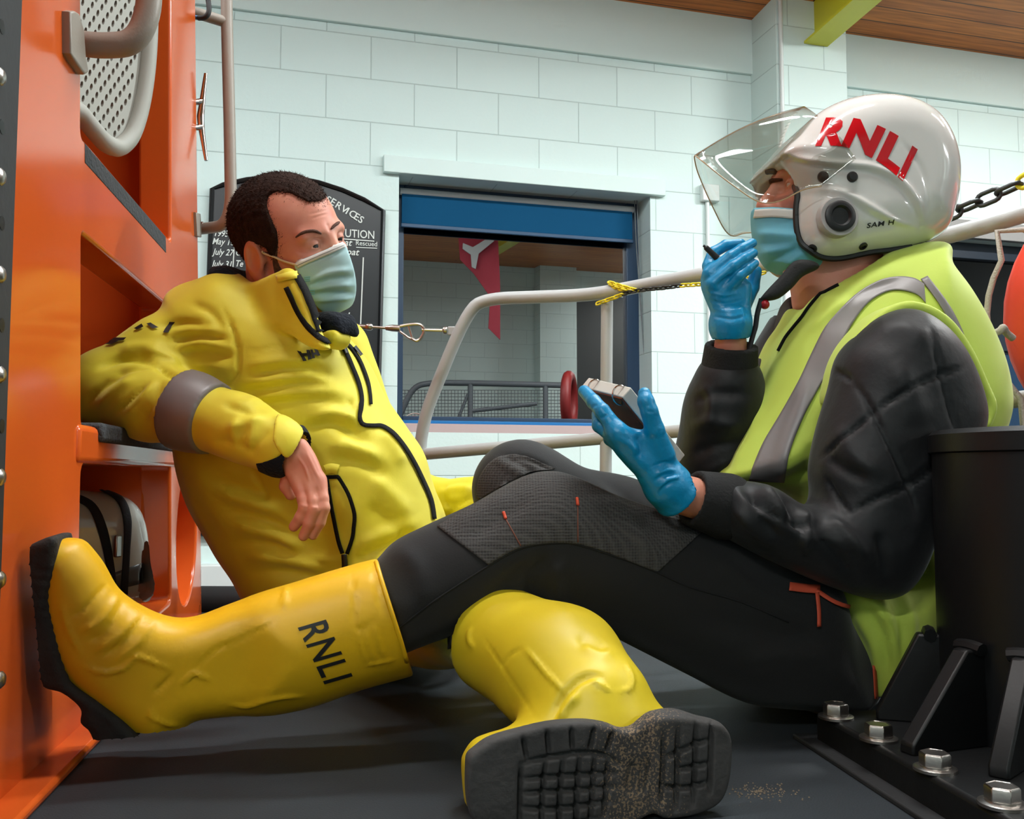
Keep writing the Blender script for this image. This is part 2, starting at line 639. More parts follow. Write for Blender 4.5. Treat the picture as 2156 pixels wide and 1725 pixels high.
def wall_frame_nodes(nt, loc=(0, 0, 0), zy=True):
    tc = nt.nodes.new('ShaderNodeTexCoord')
    mp = nt.nodes.new('ShaderNodeMapping')
    mp.inputs['Rotation'].default_value = (0, 0, -TH)
    nt.links.new(tc.outputs['Object'], mp.inputs['Vector'])
    sx = nt.nodes.new('ShaderNodeSeparateXYZ')
    nt.links.new(mp.outputs[0], sx.inputs[0])
    cx = nt.nodes.new('ShaderNodeCombineXYZ')
    nt.links.new(sx.outputs['X'], cx.inputs['X'])
    nt.links.new(sx.outputs['Z' if zy else 'Y'], cx.inputs['Y'])
    ad = nt.nodes.new('ShaderNodeVectorMath')
    ad.operation = 'ADD'
    ad.inputs[1].default_value = loc
    nt.links.new(cx.outputs[0], ad.inputs[0])
    return ad.outputs[0]
def block_mat(name, col, zoff, mort=(186, 204, 200)):
    m = mat(name, col, rough=0.55, spec=0.3)
    nt = m.node_tree
    b = nt.nodes['Principled BSDF']
    v = wall_frame_nodes(nt, (0.09, -zoff, 0))
    br = nt.nodes.new('ShaderNodeTexBrick')
    br.inputs['Scale'].default_value = 1
    br.inputs['Brick Width'].default_value = 0.45
    br.inputs['Row Height'].default_value = 0.225
    br.inputs['Mortar Size'].default_value = 0.0035
    br.inputs['Mortar Smooth'].default_value = 0.6
    br.inputs['Color1'].default_value = lin(col)
    br.inputs['Color2'].default_value = lin([c * 0.985 for c in col])
    br.inputs['Mortar'].default_value = lin(mort)
    nt.links.new(v, br.inputs['Vector'])
    nt.links.new(br.outputs['Color'], b.inputs['Base Color'])
    n = nt.nodes.new('ShaderNodeTexNoise')
    n.inputs['Scale'].default_value = 55
    n.inputs['Detail'].default_value = 4
    nt.links.new(v, n.inputs['Vector'])
    h = nt.nodes.new('ShaderNodeMath')
    h.operation = 'MULTIPLY_ADD'
    h.inputs[1].default_value = -1.0
    nt.links.new(br.outputs['Fac'], h.inputs[0])
    k = nt.nodes.new('ShaderNodeMath')
    k.operation = 'MULTIPLY'
    k.inputs[1].default_value = 0.22
    nt.links.new(n.outputs['Fac'], k.inputs[0])
    nt.links.new(k.outputs[0], h.inputs[2])
    bp = nt.nodes.new('ShaderNodeBump')
    bp.inputs['Strength'].default_value = 0.5
    bp.inputs['Distance'].default_value = 0.006
    nt.links.new(h.outputs[0], bp.inputs['Height'])
    nt.links.new(bp.outputs['Normal'], b.inputs['Normal'])
    return m
def plank_mat(name, zy=False, w=0.14):
    m = mat(name, (178, 112, 62), rough=0.4, spec=0.4)
    nt = m.node_tree
    b = nt.nodes['Principled BSDF']
    v = wall_frame_nodes(nt, (0, 0.05, 0), zy)
    br = nt.nodes.new('ShaderNodeTexBrick')
    br.inputs['Scale'].default_value = 1
    br.inputs['Brick Width'].default_value = 6
    br.inputs['Row Height'].default_value = w
    br.inputs['Mortar Size'].default_value = 0.004
    br.inputs['Color1'].default_value = lin((228, 138, 62))
    br.inputs['Color2'].default_value = lin((212, 122, 52))
    br.inputs['Mortar'].default_value = lin((84, 44, 20))
    nt.links.new(v, br.inputs['Vector'])
    mp = nt.nodes.new('ShaderNodeMapping')
    mp.inputs['Scale'].default_value = (1.6, 26, 1)
    nt.links.new(v, mp.inputs['Vector'])
    n = nt.nodes.new('ShaderNodeTexNoise')
    n.inputs['Scale'].default_value = 1.6
    n.inputs['Detail'].default_value = 8
    nt.links.new(mp.outputs[0], n.inputs['Vector'])
    r = nt.nodes.new('ShaderNodeValToRGB')
    r.color_ramp.elements[0].position = 0.35
    r.color_ramp.elements[0].color = (0.62, 0.55, 0.48, 1)
    r.color_ramp.elements[1].position = 0.62
    r.color_ramp.elements[1].color = (1, 1, 1, 1)
    nt.links.new(n.outputs['Fac'], r.inputs['Fac'])
    vo = nt.nodes.new('ShaderNodeTexVoronoi')          # knots
    vo.inputs['Scale'].default_value = 2.6
    nt.links.new(v, vo.inputs['Vector'])
    kr = nt.nodes.new('ShaderNodeValToRGB')
    kr.color_ramp.elements[0].position = 0.035
    kr.color_ramp.elements[0].color = (0.35, 0.25, 0.2, 1)
    kr.color_ramp.elements[1].position = 0.075
    kr.color_ramp.elements[1].color = (1, 1, 1, 1)
    nt.links.new(vo.outputs['Distance'], kr.inputs['Fac'])
    out = br.outputs['Color']
    for s in (r.outputs['Color'], kr.outputs['Color']):
        mx = nt.nodes.new('ShaderNodeMix')
        mx.data_type = 'RGBA'
        mx.blend_type = 'MULTIPLY'
        mx.inputs[0].default_value = 1
        nt.links.new(out, mx.inputs[6])
        nt.links.new(s, mx.inputs[7])
        out = mx.outputs[2]
    nt.links.new(out, b.inputs['Base Color'])
    return m

Z574 = WP(1440, 574)[1]
WALLC = (216, 234, 230)
M_block = block_mat('white_painted_block', WALLC, Z574 % 0.225)
M_plaster = mat('white_plaster', (218, 235, 231), rough=0.6, bump=0.15, bscale=40, spec=0.3)
M_plank = plank_mat('pine_boards')
M_white = mat('white_plastic', (222, 228, 226), rough=0.4)
M_frame = mat('navy_window_frame', (34, 58, 84), rough=0.4)
M_blue = mat('blue_sill', (24, 108, 172), rough=0.35)
M_blind = mat('teal_blind_cloth', (0, 72, 110), rough=0.8, spec=0.2, bump=0.1, bscale=400)
M_alu = mat('brushed_aluminium', (176, 182, 184), rough=0.4, metal=0.2)
M_glass = clear_mat('window_glass', (150, 160, 160), 0.40)
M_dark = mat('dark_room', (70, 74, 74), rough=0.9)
M_board = mat('black_board', (24, 28, 31), rough=0.35)
M_letter = mat('white_lettering', (214, 218, 212), rough=0.5)
M_yel_paint = mat('yellow_steel_paint', (216, 212, 50), rough=0.4, bump=0.1, bscale=30)
M_conc = mat('hall_floor_concrete', (58, 61, 63), rough=0.7, var=0.2, vscale=3)
M_grey = mat('grey_steel', (92, 98, 104), rough=0.5)
def struct(o):
    o['kind'] = 'structure'
    return o

ZT = 3.35                                   # top of the walls
# openings
sL, _ = WP(838, 640)
sR, _ = WP(1371, 640)
zT = WP(1100, 389)[1]
zB = WP(1040, 912)[1]
dL, _ = WP(1957, 640)
dT = WP(2060, 505)[1]
wall = plate('wall_back', [[(-4.6, -1.6), (6.2, -1.6), (6.2, ZT), (-4.6, ZT)],
                           [(sL, zB), (sR, zB), (sR, zT), (sL, zT)],
                           [(dL, -1.55), (dL + 1.0, -1.55), (dL + 1.0, dT), (dL, dT)]],
             lambda s, z: W(s, 0, z), WN, 0.3, M_block)
struct(wall)
# smooth concrete beam along the top of the wall
zb0 = WP(1000, 86)[1]
struct(wbox(MB(), -4.6, 6.2, -0.02, 0.022, zb0, ZT).build('trim_1', M_plaster, bevel=0.004))
# pilaster
s1 = WP(1583, 300)[0]
pd = 0.275
sp0, sp1 = s1, WP(1787, 300, pd)[0]
struct(wbox(MB(), sp0, sp1, -0.02, pd, -1.6, ZT).build('trim_2', M_block, bevel=0.004))
# lintel over the window
la, lb = WP(808, 340, 0.035)[0], WP(1402, 400, 0.035)[0]
z0, z1 = WP(1100, 386, 0.035)[1], WP(1100, 351, 0.035)[1]
struct(wbox(MB(), la, lb, -0.02, 0.035, z0, z1).build('trim_3', M_plaster, bevel=0.004))
# a ledge low on the wall, seen under the services board
zl = WP(470, 1186)[1]
struct(wbox(MB(), -4.4, sp0 - 0.3, -0.02, 0.09, zl - 0.16, zl).build('trim_4', M_white, bevel=0.006))
# window
win = struct(empty('window_1', None, None))
RE = -0.17
fs0, fs1 = WP(838, 640, RE)[0], WP(1339, 640, RE)[0]
fz0, fz1 = WP(1040, 893, RE)[1], zT
mb = MB()
fw = 0.055
fs0 = sL
for a, b, c, d in ((fs0, fs0 + fw, fz0, fz1), (fs1 - fw, fs1 + 0.03, fz0, fz1), (fs0 + fw, fs1 - fw, fz1 - fw, fz1), (fs0 + fw, fs1 - fw, fz0, fz0 + 0.035)):
    wbox(mb, a, b, RE - 0.06, RE, c, d)
mb.build('window_frame', M_frame, win, bevel=0.004)
wbox(MB(), fs0 + fw - 0.01, fs1 - fw + 0.01, RE - 0.04, RE - 0.03, fz0 + 0.03, fz1 - fw + 0.01).build('window_pane', M_glass, win)
mb = MB()
wbox(mb, sL, sR, RE, 0.0, zB, fz0 - 0.012)
mb.build('window_sill', mat('pink_sill_brick', (190, 168, 166), rough=0.7), win)
wbox(MB(), sL, fs1, RE - 0.01, RE + 0.035, fz0 - 0.012, fz0 + 0.012).build('sill_strip', M_blue, win, bevel=0.004)
mb = MB()
wbox(mb, fs1 + 0.03, sR, RE - 0.06, RE - 0.01, zB, zT)
mb.build('reveal_filler', M_plaster, win)
# the room behind the glass: walls and floor without light of its own
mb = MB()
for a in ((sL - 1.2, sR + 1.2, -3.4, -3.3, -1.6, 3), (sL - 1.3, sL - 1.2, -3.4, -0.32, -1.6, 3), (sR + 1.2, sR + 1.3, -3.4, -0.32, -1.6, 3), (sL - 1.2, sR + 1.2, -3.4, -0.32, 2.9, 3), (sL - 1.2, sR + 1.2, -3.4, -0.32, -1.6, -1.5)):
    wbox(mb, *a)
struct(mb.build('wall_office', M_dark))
# roller blind
bl = empty('roller_blind', 'teal roller blind pulled a little way down over the window', 'blind')
b0, b1 = WP(846, 450, RE + 0.04)[0], WP(1331, 450, RE + 0.04)[0]
bz0, bz1 = WP(1090, 487, RE + 0.04)[1], WP(1090, 427, RE + 0.04)[1]
wbox(MB(), b0, b1, RE + 0.038, RE + 0.041, bz0, bz1).build('blind_cloth', M_blind, bl)
MB().tube([W(b0 - 0.01, RE + 0.03, bz1 + 0.014), W(b1 + 0.01, RE + 0.03, bz1 + 0.014)], 0.019, 16).build('blind_tube', M_alu, bl, True)
wbox(MB(), b0 - 0.004, b1 + 0.004, RE + 0.032, RE + 0.046, bz0 - 0.022, bz0).build('bottom_bar', mat('blue_bar', (4, 60, 96), rough=0.4), bl, bevel=0.003)
cord = [W(*(lambda q: (q[0], RE + 0.06, q[1]))(WP(x, y, RE + 0.06))) for x, y in ((1336, 420), (1340, 520), (1350, 660), (1360, 790), (1366, 880))]
cord2 = [W(*(lambda q: (q[0], RE + 0.065, q[1]))(WP(x, y, RE + 0.065))) for x, y in ((1341, 420), (1346, 560), (1353, 700), (1361, 800), (1366, 880))]
mb = MB().tube(spline(cord, 4), 0.003, 6)
mb.tube(spline(cord2, 4), 0.003, 6).build('pull_cord', mat('grey_cord', (110, 116, 118), rough=0.6), bl, True)
# door at the right
dr = struct(empty('door_1', None, None))
mb = MB()
dz = WP(2100, 720, -0.1)[1]
for a in ((dL, dL + 0.09, -0.16, -0.08, -1.55, dT), (dL + 0.91, dL + 1.0, -0.16, -0.08, -1.55, dT), (dL, dL + 1, -0.16, -0.08, dT - 0.1, dT), (dL, dL + 1, -0.16, -0.08, dz - 0.06, dz + 0.05)):
    wbox(mb, *a)
mb.build('door_frame', mat('dark_door_frame', (26, 36, 48), rough=0.4), dr, bevel=0.004)
wbox(MB(), dL + 0.08, dL + 0.92, -0.13, -0.12, dz + 0.04, dT - 0.09).build('door_glass', clear_mat('door_glass', (60, 66, 66), 0.03), dr)
wbox(MB(), dL + 0.08, dL + 0.92, -0.14, -0.11, -1.55, dz - 0.05).build('door_panel', mat('dark_blue_gloss', (28, 52, 78), rough=0.15, bump=0.25, bscale=6, bdist=0.02), dr)
mb = MB()
wbox(mb, dL - 0.02, dL + 1.05, -0.01, 0.03, dT, dT + 0.11)
struct(mb.build('trim_5', mat('grey_lintel', (140, 138, 136), rough=0.6), bevel=0.004))
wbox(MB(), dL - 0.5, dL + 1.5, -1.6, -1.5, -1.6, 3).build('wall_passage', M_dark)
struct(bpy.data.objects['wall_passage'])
# rest of the shell
M_sidewall = mat('dimmed_unseen_wall', (120, 128, 130), rough=0.6)  # unseen side walls, darkened so they bounce less fill light
struct(wbox(MB(), -4.6, 6.2, 8.9, 9.1, -1.6, 4.0).build('wall_front', M_block))
struct(wbox(MB(), -4.8, -4.6, -0.3, 9.1, -1.6, 4.0).build('wall_left', M_sidewall))
struct(wbox(MB(), 6.2, 6.4, -0.3, 9.1, -1.6, 4.0).build('wall_right', M_sidewall))
struct(wbox(MB(), -4.6, 6.2, -0.3, 9.1, -1.7, -1.6).build('floor', M_conc))
zc = WP(1583, 47)[1]
RISE = math.tan(math.radians(4))
mb = MB()
v = [W(s, n, zc + n * RISE + k) for s in (-4.8, 6.4) for n in (-0.3, 9.1) for k in (0, 0.12)]
mb.add(v, [(0, 1, 3, 2), (4, 6, 7, 5), (0, 4, 5, 1), (2, 3, 7, 6), (0, 2, 6, 4), (1, 5, 7, 3)])
struct(mb.build('ceiling', M_plank))
# yellow roof beam on the pilaster
br_ = tag(MB().build('roof_beam', M_yel_paint), 'yellow painted steel roof beam resting on the white pilaster', 'beam')
bs0, bs1 = WP(1692, 60, pd)[0], WP(1741, 60, pd)[0]
bzb, bzt = WP(1715, 95, pd)[1], WP(1715, 20, pd)[1]
bm_ = MB()
bt = 0.014
def beam_box(s0, s1_, z0_, z1_):
    n0, n1 = pd + 0.001, 7.0
    v = [W(s, n, z + (n - n0) * RISE) for s in (s0, s1_) for n in (n0, n1) for z in (z0_, z1_)]
    bm_.add(v, [(0, 1, 3, 2), (4, 6, 7, 5), (0, 4, 5, 1), (2, 3, 7, 6), (0, 2, 6, 4), (1, 5, 7, 3)])
beam_box(bs0, bs1, bzb, bzb + bt)
beam_box(bs0, bs1, bzt + 0.12, bzt + 0.12 + bt)
bc = (bs0 + bs1) / 2
beam_box(bc - 0.006, bc + 0.006, bzb + bt, bzt + 0.12)
br_.data = bm_.build('t_', M_yel_paint).data
bpy.data.objects.remove(bpy.data.objects['t_'])
br_.data.name = 'roof_beam'
# junction box and conduits
jb = empty('junction_box', 'white square junction box on the block wall right of the window', 'junction box')
a0, a1 = WP(1478, 400, 0.03)[0], WP(1514, 400, 0.03)[0]
q0, q1 = WP(1496, 424, 0.03)[1], WP(1496, 388, 0.03)[1]
wbox(MB(), a0, a1, 0.001, 0.04, q0, q1).build('box_lid', M_white, jb, bevel=0.006)
cs = WP(1491, 600, 0.01)[0]
MB().tube([W(cs, 0.014, q0 + 0.01), W(cs, 0.014, -1.2)], 0.011, 10).build('conduit', M_white, jb, True)
mb = MB()
cs2 = WP(1643, 150, pd)[0]
tag(mb.tube([W(cs2 + 0.0, pd + 0.012, 3.0), W(cs2 + 0.0, pd + 0.012, -1.5)], 0.012, 10).build('conduit_pipe', M_white, None, True), 'thin white conduit running down the corner of the pilaster', 'pipe')

# ------------------------------------------------------------------ services boards
def wtext(parent, s, px, py, h, shear=0.25, n=0.034, right=False, bold=0.004, rot=0.0, name='lettering', m=None, spacing=1.0, wide=1.0):
    v, f = text2d(s, shear, bold, spacing=spacing)
    x0, z = WP(px, py, n)
    d = HP(px, py, O0 + WN * n, WN)[1]
    k = h * d / F
    if right:
        v = v - np.array([v[:, 0].max(), 0])
    c, sn = math.cos(rot), math.sin(rot)
    pts = [W(x0 + (a * wide * c - b * sn) * k, n, z + (a * wide * sn + b * c) * k) for a, b in v]
    return pts, f
def wrule(mb, x0, y0, x1, y1, t, n=0.034):
    a, b = WP(x0, y0, n), WP(x1, y1, n)
    pa, pb = W(a[0], n, a[1]), W(b[0], n, b[1])
    e = norm(pb - pa)
    mb.box((pa + pb) / 2, (pb - pa) / 2, np.cross(e, WN) * t / 2, WN * 0.0006)
def wrule1(*a):
    mb = MB()
    wrule(mb, *a)
    mb.build('ruled_line', M_letter, cur[0])
bd = empty('services_board', 'black lettered services board with an arched top behind the man in yellow', 'notice board')
top = [(447, 402), (470, 393), (520, 382), (570, 377), (620, 378), (670, 388), (720, 404), (765, 424), (805, 447)]
loop = [WP(421, 1127), WP(788, 1120)] + [WP(x, y) for x, y in top[::-1]]
plate('panel', [loop], lambda s, z: W(s, 0.03, z), WN, 0.028, M_board, bd)
fr = [W(s, 0.032, z) for s, z in loop]
MB().tube(fr, 0.012, 8, True).build('moulding', mat('black_moulding', (20, 22, 24), rough=0.3), bd, True)
cur = [bd]
def put(*a, **k):
    MB().add(*wtext(cur[0], *a, **k)).build('lettering', M_letter, cur[0])
arc_v = MB()
for ch, x, y in zip('SERVICES', (684, 694, 705, 716, 727, 733, 744, 753), (424, 429, 436, 443, 449.5, 453, 460, 466)):
    arc_v.add(*wtext(bd, ch, x, y, 15, shear=0, rot=math.radians(-29), bold=0.012))
arc_v.build('arched_lettering', M_letter, bd)
put('INSTITUTION', 788, 503, 17, shear=0, right=True, bold=0.008, wide=0.82)
put('Boat', 742, 518, 14, shear=0.3, right=True, bold=0.012)
put('Rescued', 794, 519, 10, shear=0, right=True, wide=0.95)
put('Boat', 757, 538, 14, shear=0.3, right=True, bold=0.012)
put('ded', 737, 673, 15, shear=0.3, right=True, bold=0.012)
put('1', 768, 729, 14, shear=0.3, bold=0.012)
for t, x, y in (('1995', 452, 497), ('May 16', 447, 514), ('July 27', 446, 536), ('July 31', 444, 561), ('1996', 445, 582), ('Feb', 444, 603), ('C', 497, 538), ('Te', 497, 561)):
    put(t, x, y, 13.5, shear=0.3, bold=0.012, wide=0.78)
for t, x, y in (('July', 418, 1009), ('July 2', 419, 1047), ('July 25', 419, 1084)):
    put(t, x, y, 14, shear=0.3, bold=0.012, wide=0.78)
wrule1(690, 501, 788, 508, 0.005)
wrule1(750, 521, 794, 523, 0.004)
wrule1(765, 542, 752, 860, 0.006)
wrule1(496, 478, 490, 570, 0.005)
wrule1(448, 474, 500, 478, 0.005)
wrule1(460, 1074, 458, 1111, 0.005)
b2 = empty('services_board', 'black lettered services board on the wall close behind the white helmet', 'notice board')
loop2 = [WP(1800, 1060), WP(1971, 1060), WP(1971, 622), WP(1950, 604), WP(1900, 585), WP(1850, 578), WP(1800, 580)]
plate('panel', [loop2], lambda s, z: W(s, 0.03, z), WN, 0.028, M_board, b2)
cur[0] = b2
put('SERVICES', 1958, 626, 15, shear=0, right=True, rot=math.radians(-25), bold=0.008, wide=0.8)
put('INSTITUTION', 1966, 672, 17, shear=0, right=True, bold=0.006, wide=0.8)

# ------------------------------------------------------------------ what the window mirrors: the far side of the hall
def MIR(px, py, D):
    v = P(px, py, D) - O0
    s, n, z = v @ WS, v @ WN, v[2]
    return s, 2 * (RE - 0.035) - n, z
DW = 15.6
sa, na, za = MIR(1090, 600, DW)
sb = MIR(1168, 600, DW)[0]
struct(wbox(MB(), sb, sa, 8.6, 8.92, -1.6, 4.0).build('trim_6', M_block))
mb = MB()
ca, cb = MIR(1172, 640, DW), MIR(1330, 1100, DW)
wbox(mb, min(ca[0], cb[0]), max(ca[0], cb[0]), 8.84, 8.92, -1.6, ca[2])
struct(mb.build('door_2', mat('dark_shutter', (52, 54, 54), rough=0.6)))
# red ensign hung from the far roof
fl = empty('red_ensign', 'red flag with a white corner mirrored in the window glass', 'flag')
flag_px = [(966, 490), (1000, 486), (1050, 482), (1056, 600), (1056, 714), (1030, 690), (1034, 624), (1000, 574), (970, 545)]
def flag_part(name, pxs, m, dn):
    fp = [MIR(x, y, 10.0) for x, y in pxs]
    n_ = fp[0][1] + dn
    plate(name, [[(q[0], q[2]) for q in fp]], lambda s, z: W(s, n_ + 0.05 * math.sin(9 * s), z), WN, 0.012, m, fl)
flag_part('flag_cloth', flag_px, mat('red_flag_cloth', (128, 26, 42), rough=0.8), 0)
flag_part('canton', [(975, 512), (996, 520), (1030, 500), (1040, 508), (1008, 534), (1002, 566), (994, 562), (992, 536), (974, 524)], mat('white_flag_cloth', (150, 154, 154), rough=0.8), -0.03)
# barrier with mesh along the far gallery
gr = empty('gallery_barrier', 'dark steel barrier with wire mesh mirrored low in the window', 'barrier')
D2 = 11.5
def MW(px, py, D=D2):
    return W(*MIR(px, py, D))
mb = MB()
mb.tube(fillet([MW(838, 884), MW(868, 815), MW(905, 806), MW(1000, 807), MW(1200, 812)], 0.25), 0.036, 10)
for x in (990, 1148):
    mb.tube([MW(x, 808), MW(x, 960)], 0.034, 10)
mb.tube([MW(990, 866), MW(1130, 850)], 0.025, 8)
mb.tube([MW(985, 830), MW(965, 880)], 0.02, 8)
mb.build('rail_frame', M_grey, gr, True)
mb = MB()
for x in np.arange(845, 1190, 7):
    mb.tube([MW(x, 822), MW(x, 920)], 0.004, 4)
for y in np.arange(822, 920, 7):
    mb.tube([MW(842, y), MW(1195, y)], 0.004, 4)
mb.build('wire_mesh', M_grey, gr)
lb2 = MB()
c = MW(1198, 845, 10.6)
eyeM = W(-1.335, 2 * (RE - .035) - 4.75, c[2])
ed = norm(c - eyeM)
ed = norm(ed + .16 * np.array([-ed[1], ed[0], 0]))
lb2.tube([c + 0.27 * (ed * math.cos(t) + WZ * math.sin(t) * 1.05) for t in np.linspace(0, 2 * math.pi, 28)[:-1]], 0.06, 10, True)
tag(lb2.build('hanging_lifebuoy', mat('red_buoy_far', (128, 30, 30), rough=0.5), None, True), 'small red lifebuoy mirrored at the right of the window glass', 'lifebuoy')

def area(name, loc, tgt, size, power, col=(1, 1, 1), sy=None):
    l = bpy.data.lights.new(name, 'AREA')
    l.shape = 'RECTANGLE'
    l.size, l.size_y = size, sy or size
    l.energy = power
    l.color = col
    o = bpy.data.objects.new(name, l)
    COL.objects.link(o)
    o.location = Vector(loc)
    o.rotation_euler = (Vector(tgt) - Vector(loc)).to_track_quat('-Z', 'Y').to_euler()
    return o
# ------------------------------------------------------------------ lamps
E_tube = emit_mat('lamp_diffuser', (240, 250, 255), 22.0)
E_tube.cycles.emission_sampling = 'NONE'
LW = [(98, (.86, 1, 1.03)), (98, (.87, 1, 1.03)), (380, (.97, 1, .98)), (72, (1, .99, .96)), (82, (1, .99, .96)), (76, (1, .99, .96)), (200, (.97, 1, .98)), (200, (.97, 1, .98))]
LG = [(-2.6, 2.6), (0.4, 2.6), (3.4, 2.6), (-2.9, 3.9), (-0.6, 3.9), (2.4, 3.9), (-3.8, 7.7), (5.3, 7.7)]  # last two are added out of view, to brighten the mirrored far wall
LN = ['nearest the block wall on the left', 'nearest the block wall in the middle', 'nearest the block wall on the right', 'over the boat deck on the left', 'over the boat deck in the middle', 'over the boat deck on the right', 'added unseen by the far wall on the left to brighten it', 'added unseen by the far wall on the right to brighten it']
for (s, n), w_, lw in zip(LG, LN, LW):
    L = empty('ceiling_light', 'long twin tube ceiling light ' + w_, 'ceiling light', group='hall ceiling lights')
    z = zc + n * RISE
    wbox(MB(), s - 0.75, s + 0.75, n - 0.11, n + 0.11, z - 0.06, z - 0.001).build('fitting', M_white, L, bevel=0.004)
    for k in (-0.055, 0.055):
        MB().tube([W(s - 0.72, n + k, z - 0.085), W(s + 0.72, n + k, z - 0.085)], 0.02, 10).build('lamp_tube', E_tube, L, True)
    la_ = area('lamp', W(s, n, z - 0.11), W(s, n, 0), 1.44, lw[0], lw[1], 0.16)
    la_.rotation_euler = (0, 0, TH)
wd = bpy.data.worlds.new('world')
SC.world = wd
wd.use_nodes = True
wd.node_tree.nodes['Background'].inputs[0].default_value = (0.8, 0.9, 1, 1)
wd.node_tree.nodes['Background'].inputs[1].default_value = 0.06
# ================================================================== the lifeboat's deck and fittings
M_orange = mat('gloss_orange_paint', (208, 90, 34), rough=0.15, spec=0.5, var=0.06, vscale=3)
M_deck = mat('dark_grey_deck_mat', (38, 44, 49), rough=0.62, bump=0.5, bscale=420, bdist=0.0012, var=0.25, vscale=5, spec=0.4)
M_grip = mat('black_grip_pad', (52, 54, 57), rough=0.9, bump=1.0, bscale=130, bdist=0.004)
M_black = mat('satin_black_paint', (13, 14, 15), rough=0.45, spec=0.35, bump=0.15, bscale=70)
M_rubber = mat('black_rubber', (26, 27, 29), rough=0.7, bump=0.3, bscale=60)
M_rail = mat('grey_coated_tube', (170, 172, 172), rough=0.45, bump=0.15, bscale=300)
M_hand = mat('warm_grey_tube', (142, 134, 124), rough=0.45, bump=0.15, bscale=250)
M_chrome = mat('polished_steel', (200, 196, 192), rough=0.12, metal=1.0)
M_steel = mat('worn_steel', (176, 170, 164), rough=0.3, metal=1.0, bump=0.2, bscale=90)
M_greyplas = mat('grey_moulded_plastic', (150, 150, 142), rough=0.6, bump=0.1, bscale=120)
boat = empty('lifeboat', 'orange lifeboat with a dark grey deck that both people sit on', 'boat')
SU = norm([-0.17, 1, 0])                   # along the orange side panel, away from the camera
SN = norm([1, 0.17, 0])                    # out of it
S0 = np.array([-0.598, 1.29, 0])
def SP(px, py, off=0.0):
    q = HP(px, py, S0 + SN * off, SN) - S0
    return q @ SU, q[2]
def S3(t, z, off=0.0):
    return S0 + SU * t + SN * off + WZ * z
def sbox(mb, t0, t1, o0, o1, z0, z1):
    return mb.box(S3((t0 + t1) / 2, (z0 + z1) / 2, (o0 + o1) / 2), SU * (t1 - t0) / 2, SN * (o1 - o0) / 2, WZ * (z1 - z0) / 2)
# deck
edge = [(-1.9, 2.62), (-0.8, 2.56), (-0.25, 2.53), (0.22, 2.34), (0.5, 2.17), (0.95, 1.80), (1.35, 1.4), (1.8, 0.9), (2.1, 0.3)]
edge = spline(edge, 6)
loop = [(-1.9, -0.8), (2.1, -0.8)] + [tuple(p) for p in edge[::-1]]
plate('deck', [loop], lambda x, y: np.array([x, y, 0]), WZ, 0.06, M_deck, boat)
e3 = np.c_[edge, np.full(len(edge), 0.022)]
MB().tube(e3, 0.042, 14).build('gunwale', M_rubber, boat, True)
hull = MB()
hv = [(p[0], p[1], z) for p in edge for z in (-0.06, -1.1)]
hf = [(2 * i, 2 * i + 2, 2 * i + 3, 2 * i + 1) for i in range(len(edge) - 1)]
hull.add(hv, hf).build('hull', M_orange, boat, True)
# side panel with its openings
tc, tr = SP(353, 1000)[0], SP(418, 1000)[0]
zt = 2.1
def hole(pxs, rad=0.0):
    h = [np.array(SP(x, y)) for x, y in pxs]
    if not rad:
        return [tuple(q) for q in h]
    N = len(h)
    out = []
    for i in range(N):
        a, b, c = h[i - 1], h[i], h[(i + 1) % N]
        l1, l2 = np.linalg.norm(a - b), np.linalg.norm(c - b)
        r1, r2 = min(rad, l1 * .4), min(rad, l2 * .4)
        s, e = b + (a - b) / l1 * r1, b + (c - b) / l2 * r2
        for k in range(5):
            t = k / 4
            out.append(tuple((1 - t) ** 2 * s + 2 * t * (1 - t) * b + t * t * e))
    return out
A = hole([(160, -600), (160, 287), (175, 302), (353, 508), (353, -600)], 0.012)
B = hole([(161, 490), (161, 893), (353, 921), (353, 650)], 0.012)
C = hole([(161, 979), (151, 1440), (353, 1268), (353, 973)], 0.02)
oc = np.array(SP(388, 1128))
ow = (SP(409, 1128)[0] - SP(366, 1128)[0]) / 2
oh = (SP(388, 984)[1] - SP(388, 1271)[1]) / 2
D_ = [(oc[0] + ow * math.cos(t), oc[1] + oh * math.sin(t)) for t in np.linspace(0, 2 * math.pi, 41)[:-1]]
tl = SP(-60, 1000)[0]
EB, ET = np.array(SP(419, 1290)), np.array(SP(405, 0))
EB = EB + (ET - EB) * (0 - EB[1]) / (ET[1] - EB[1])
ET = EB + (ET - EB) * zt / ET[1]
panel = plate('side_panel', [[(tl, 0.0), tuple(EB), tuple(ET), (tl, zt)], A, B, C, D_], lambda t, z: S3(t, z), SN, 0.05, M_orange, boat, bevel=0.007, res=2)
# dished recess behind the round hole
v, f = [], []
for k in range(9):
    a = k / 8 * math.pi / 2
    for i in range(32):
        t = 2 * math.pi * i / 32
        v.append(S3(oc[0] + 1.03 * ow * math.cos(a) * math.cos(t), oc[1] + 1.03 * oh * math.cos(a) * math.sin(t), -0.045 - 0.05 * math.sin(a)))
for k in range(8):
    for i in range(32):
        j = (i + 1) % 32
        f.append((k * 32 + i, k * 32 + j, k * 32 + 32 + j, k * 32 + 32 + i))
mk('recess_dish', v, f, M_orange, boat)
mb = MB()
sbox(mb, tc + 0.004, tc + 0.06, -0.67, -0.046, 0.0, zt)
mb.build('bulkhead', M_orange, boat, bevel=0.006)
sbox(MB(), tl, -0.03, -0.62, -0.051, 0.0, zt).build('locker_box', M_orange, boat)
sbox(MB(), tl, tr, -0.68, -0.621, 0.0, zt).build('back_panel', M_orange, boat)
sbox(MB(), tl, tr, -0.68, -0.051, 1.5, 1.54).build('unseen_shade_lid', M_orange, boat)  # unseen lid added to keep lamp light out of the recess
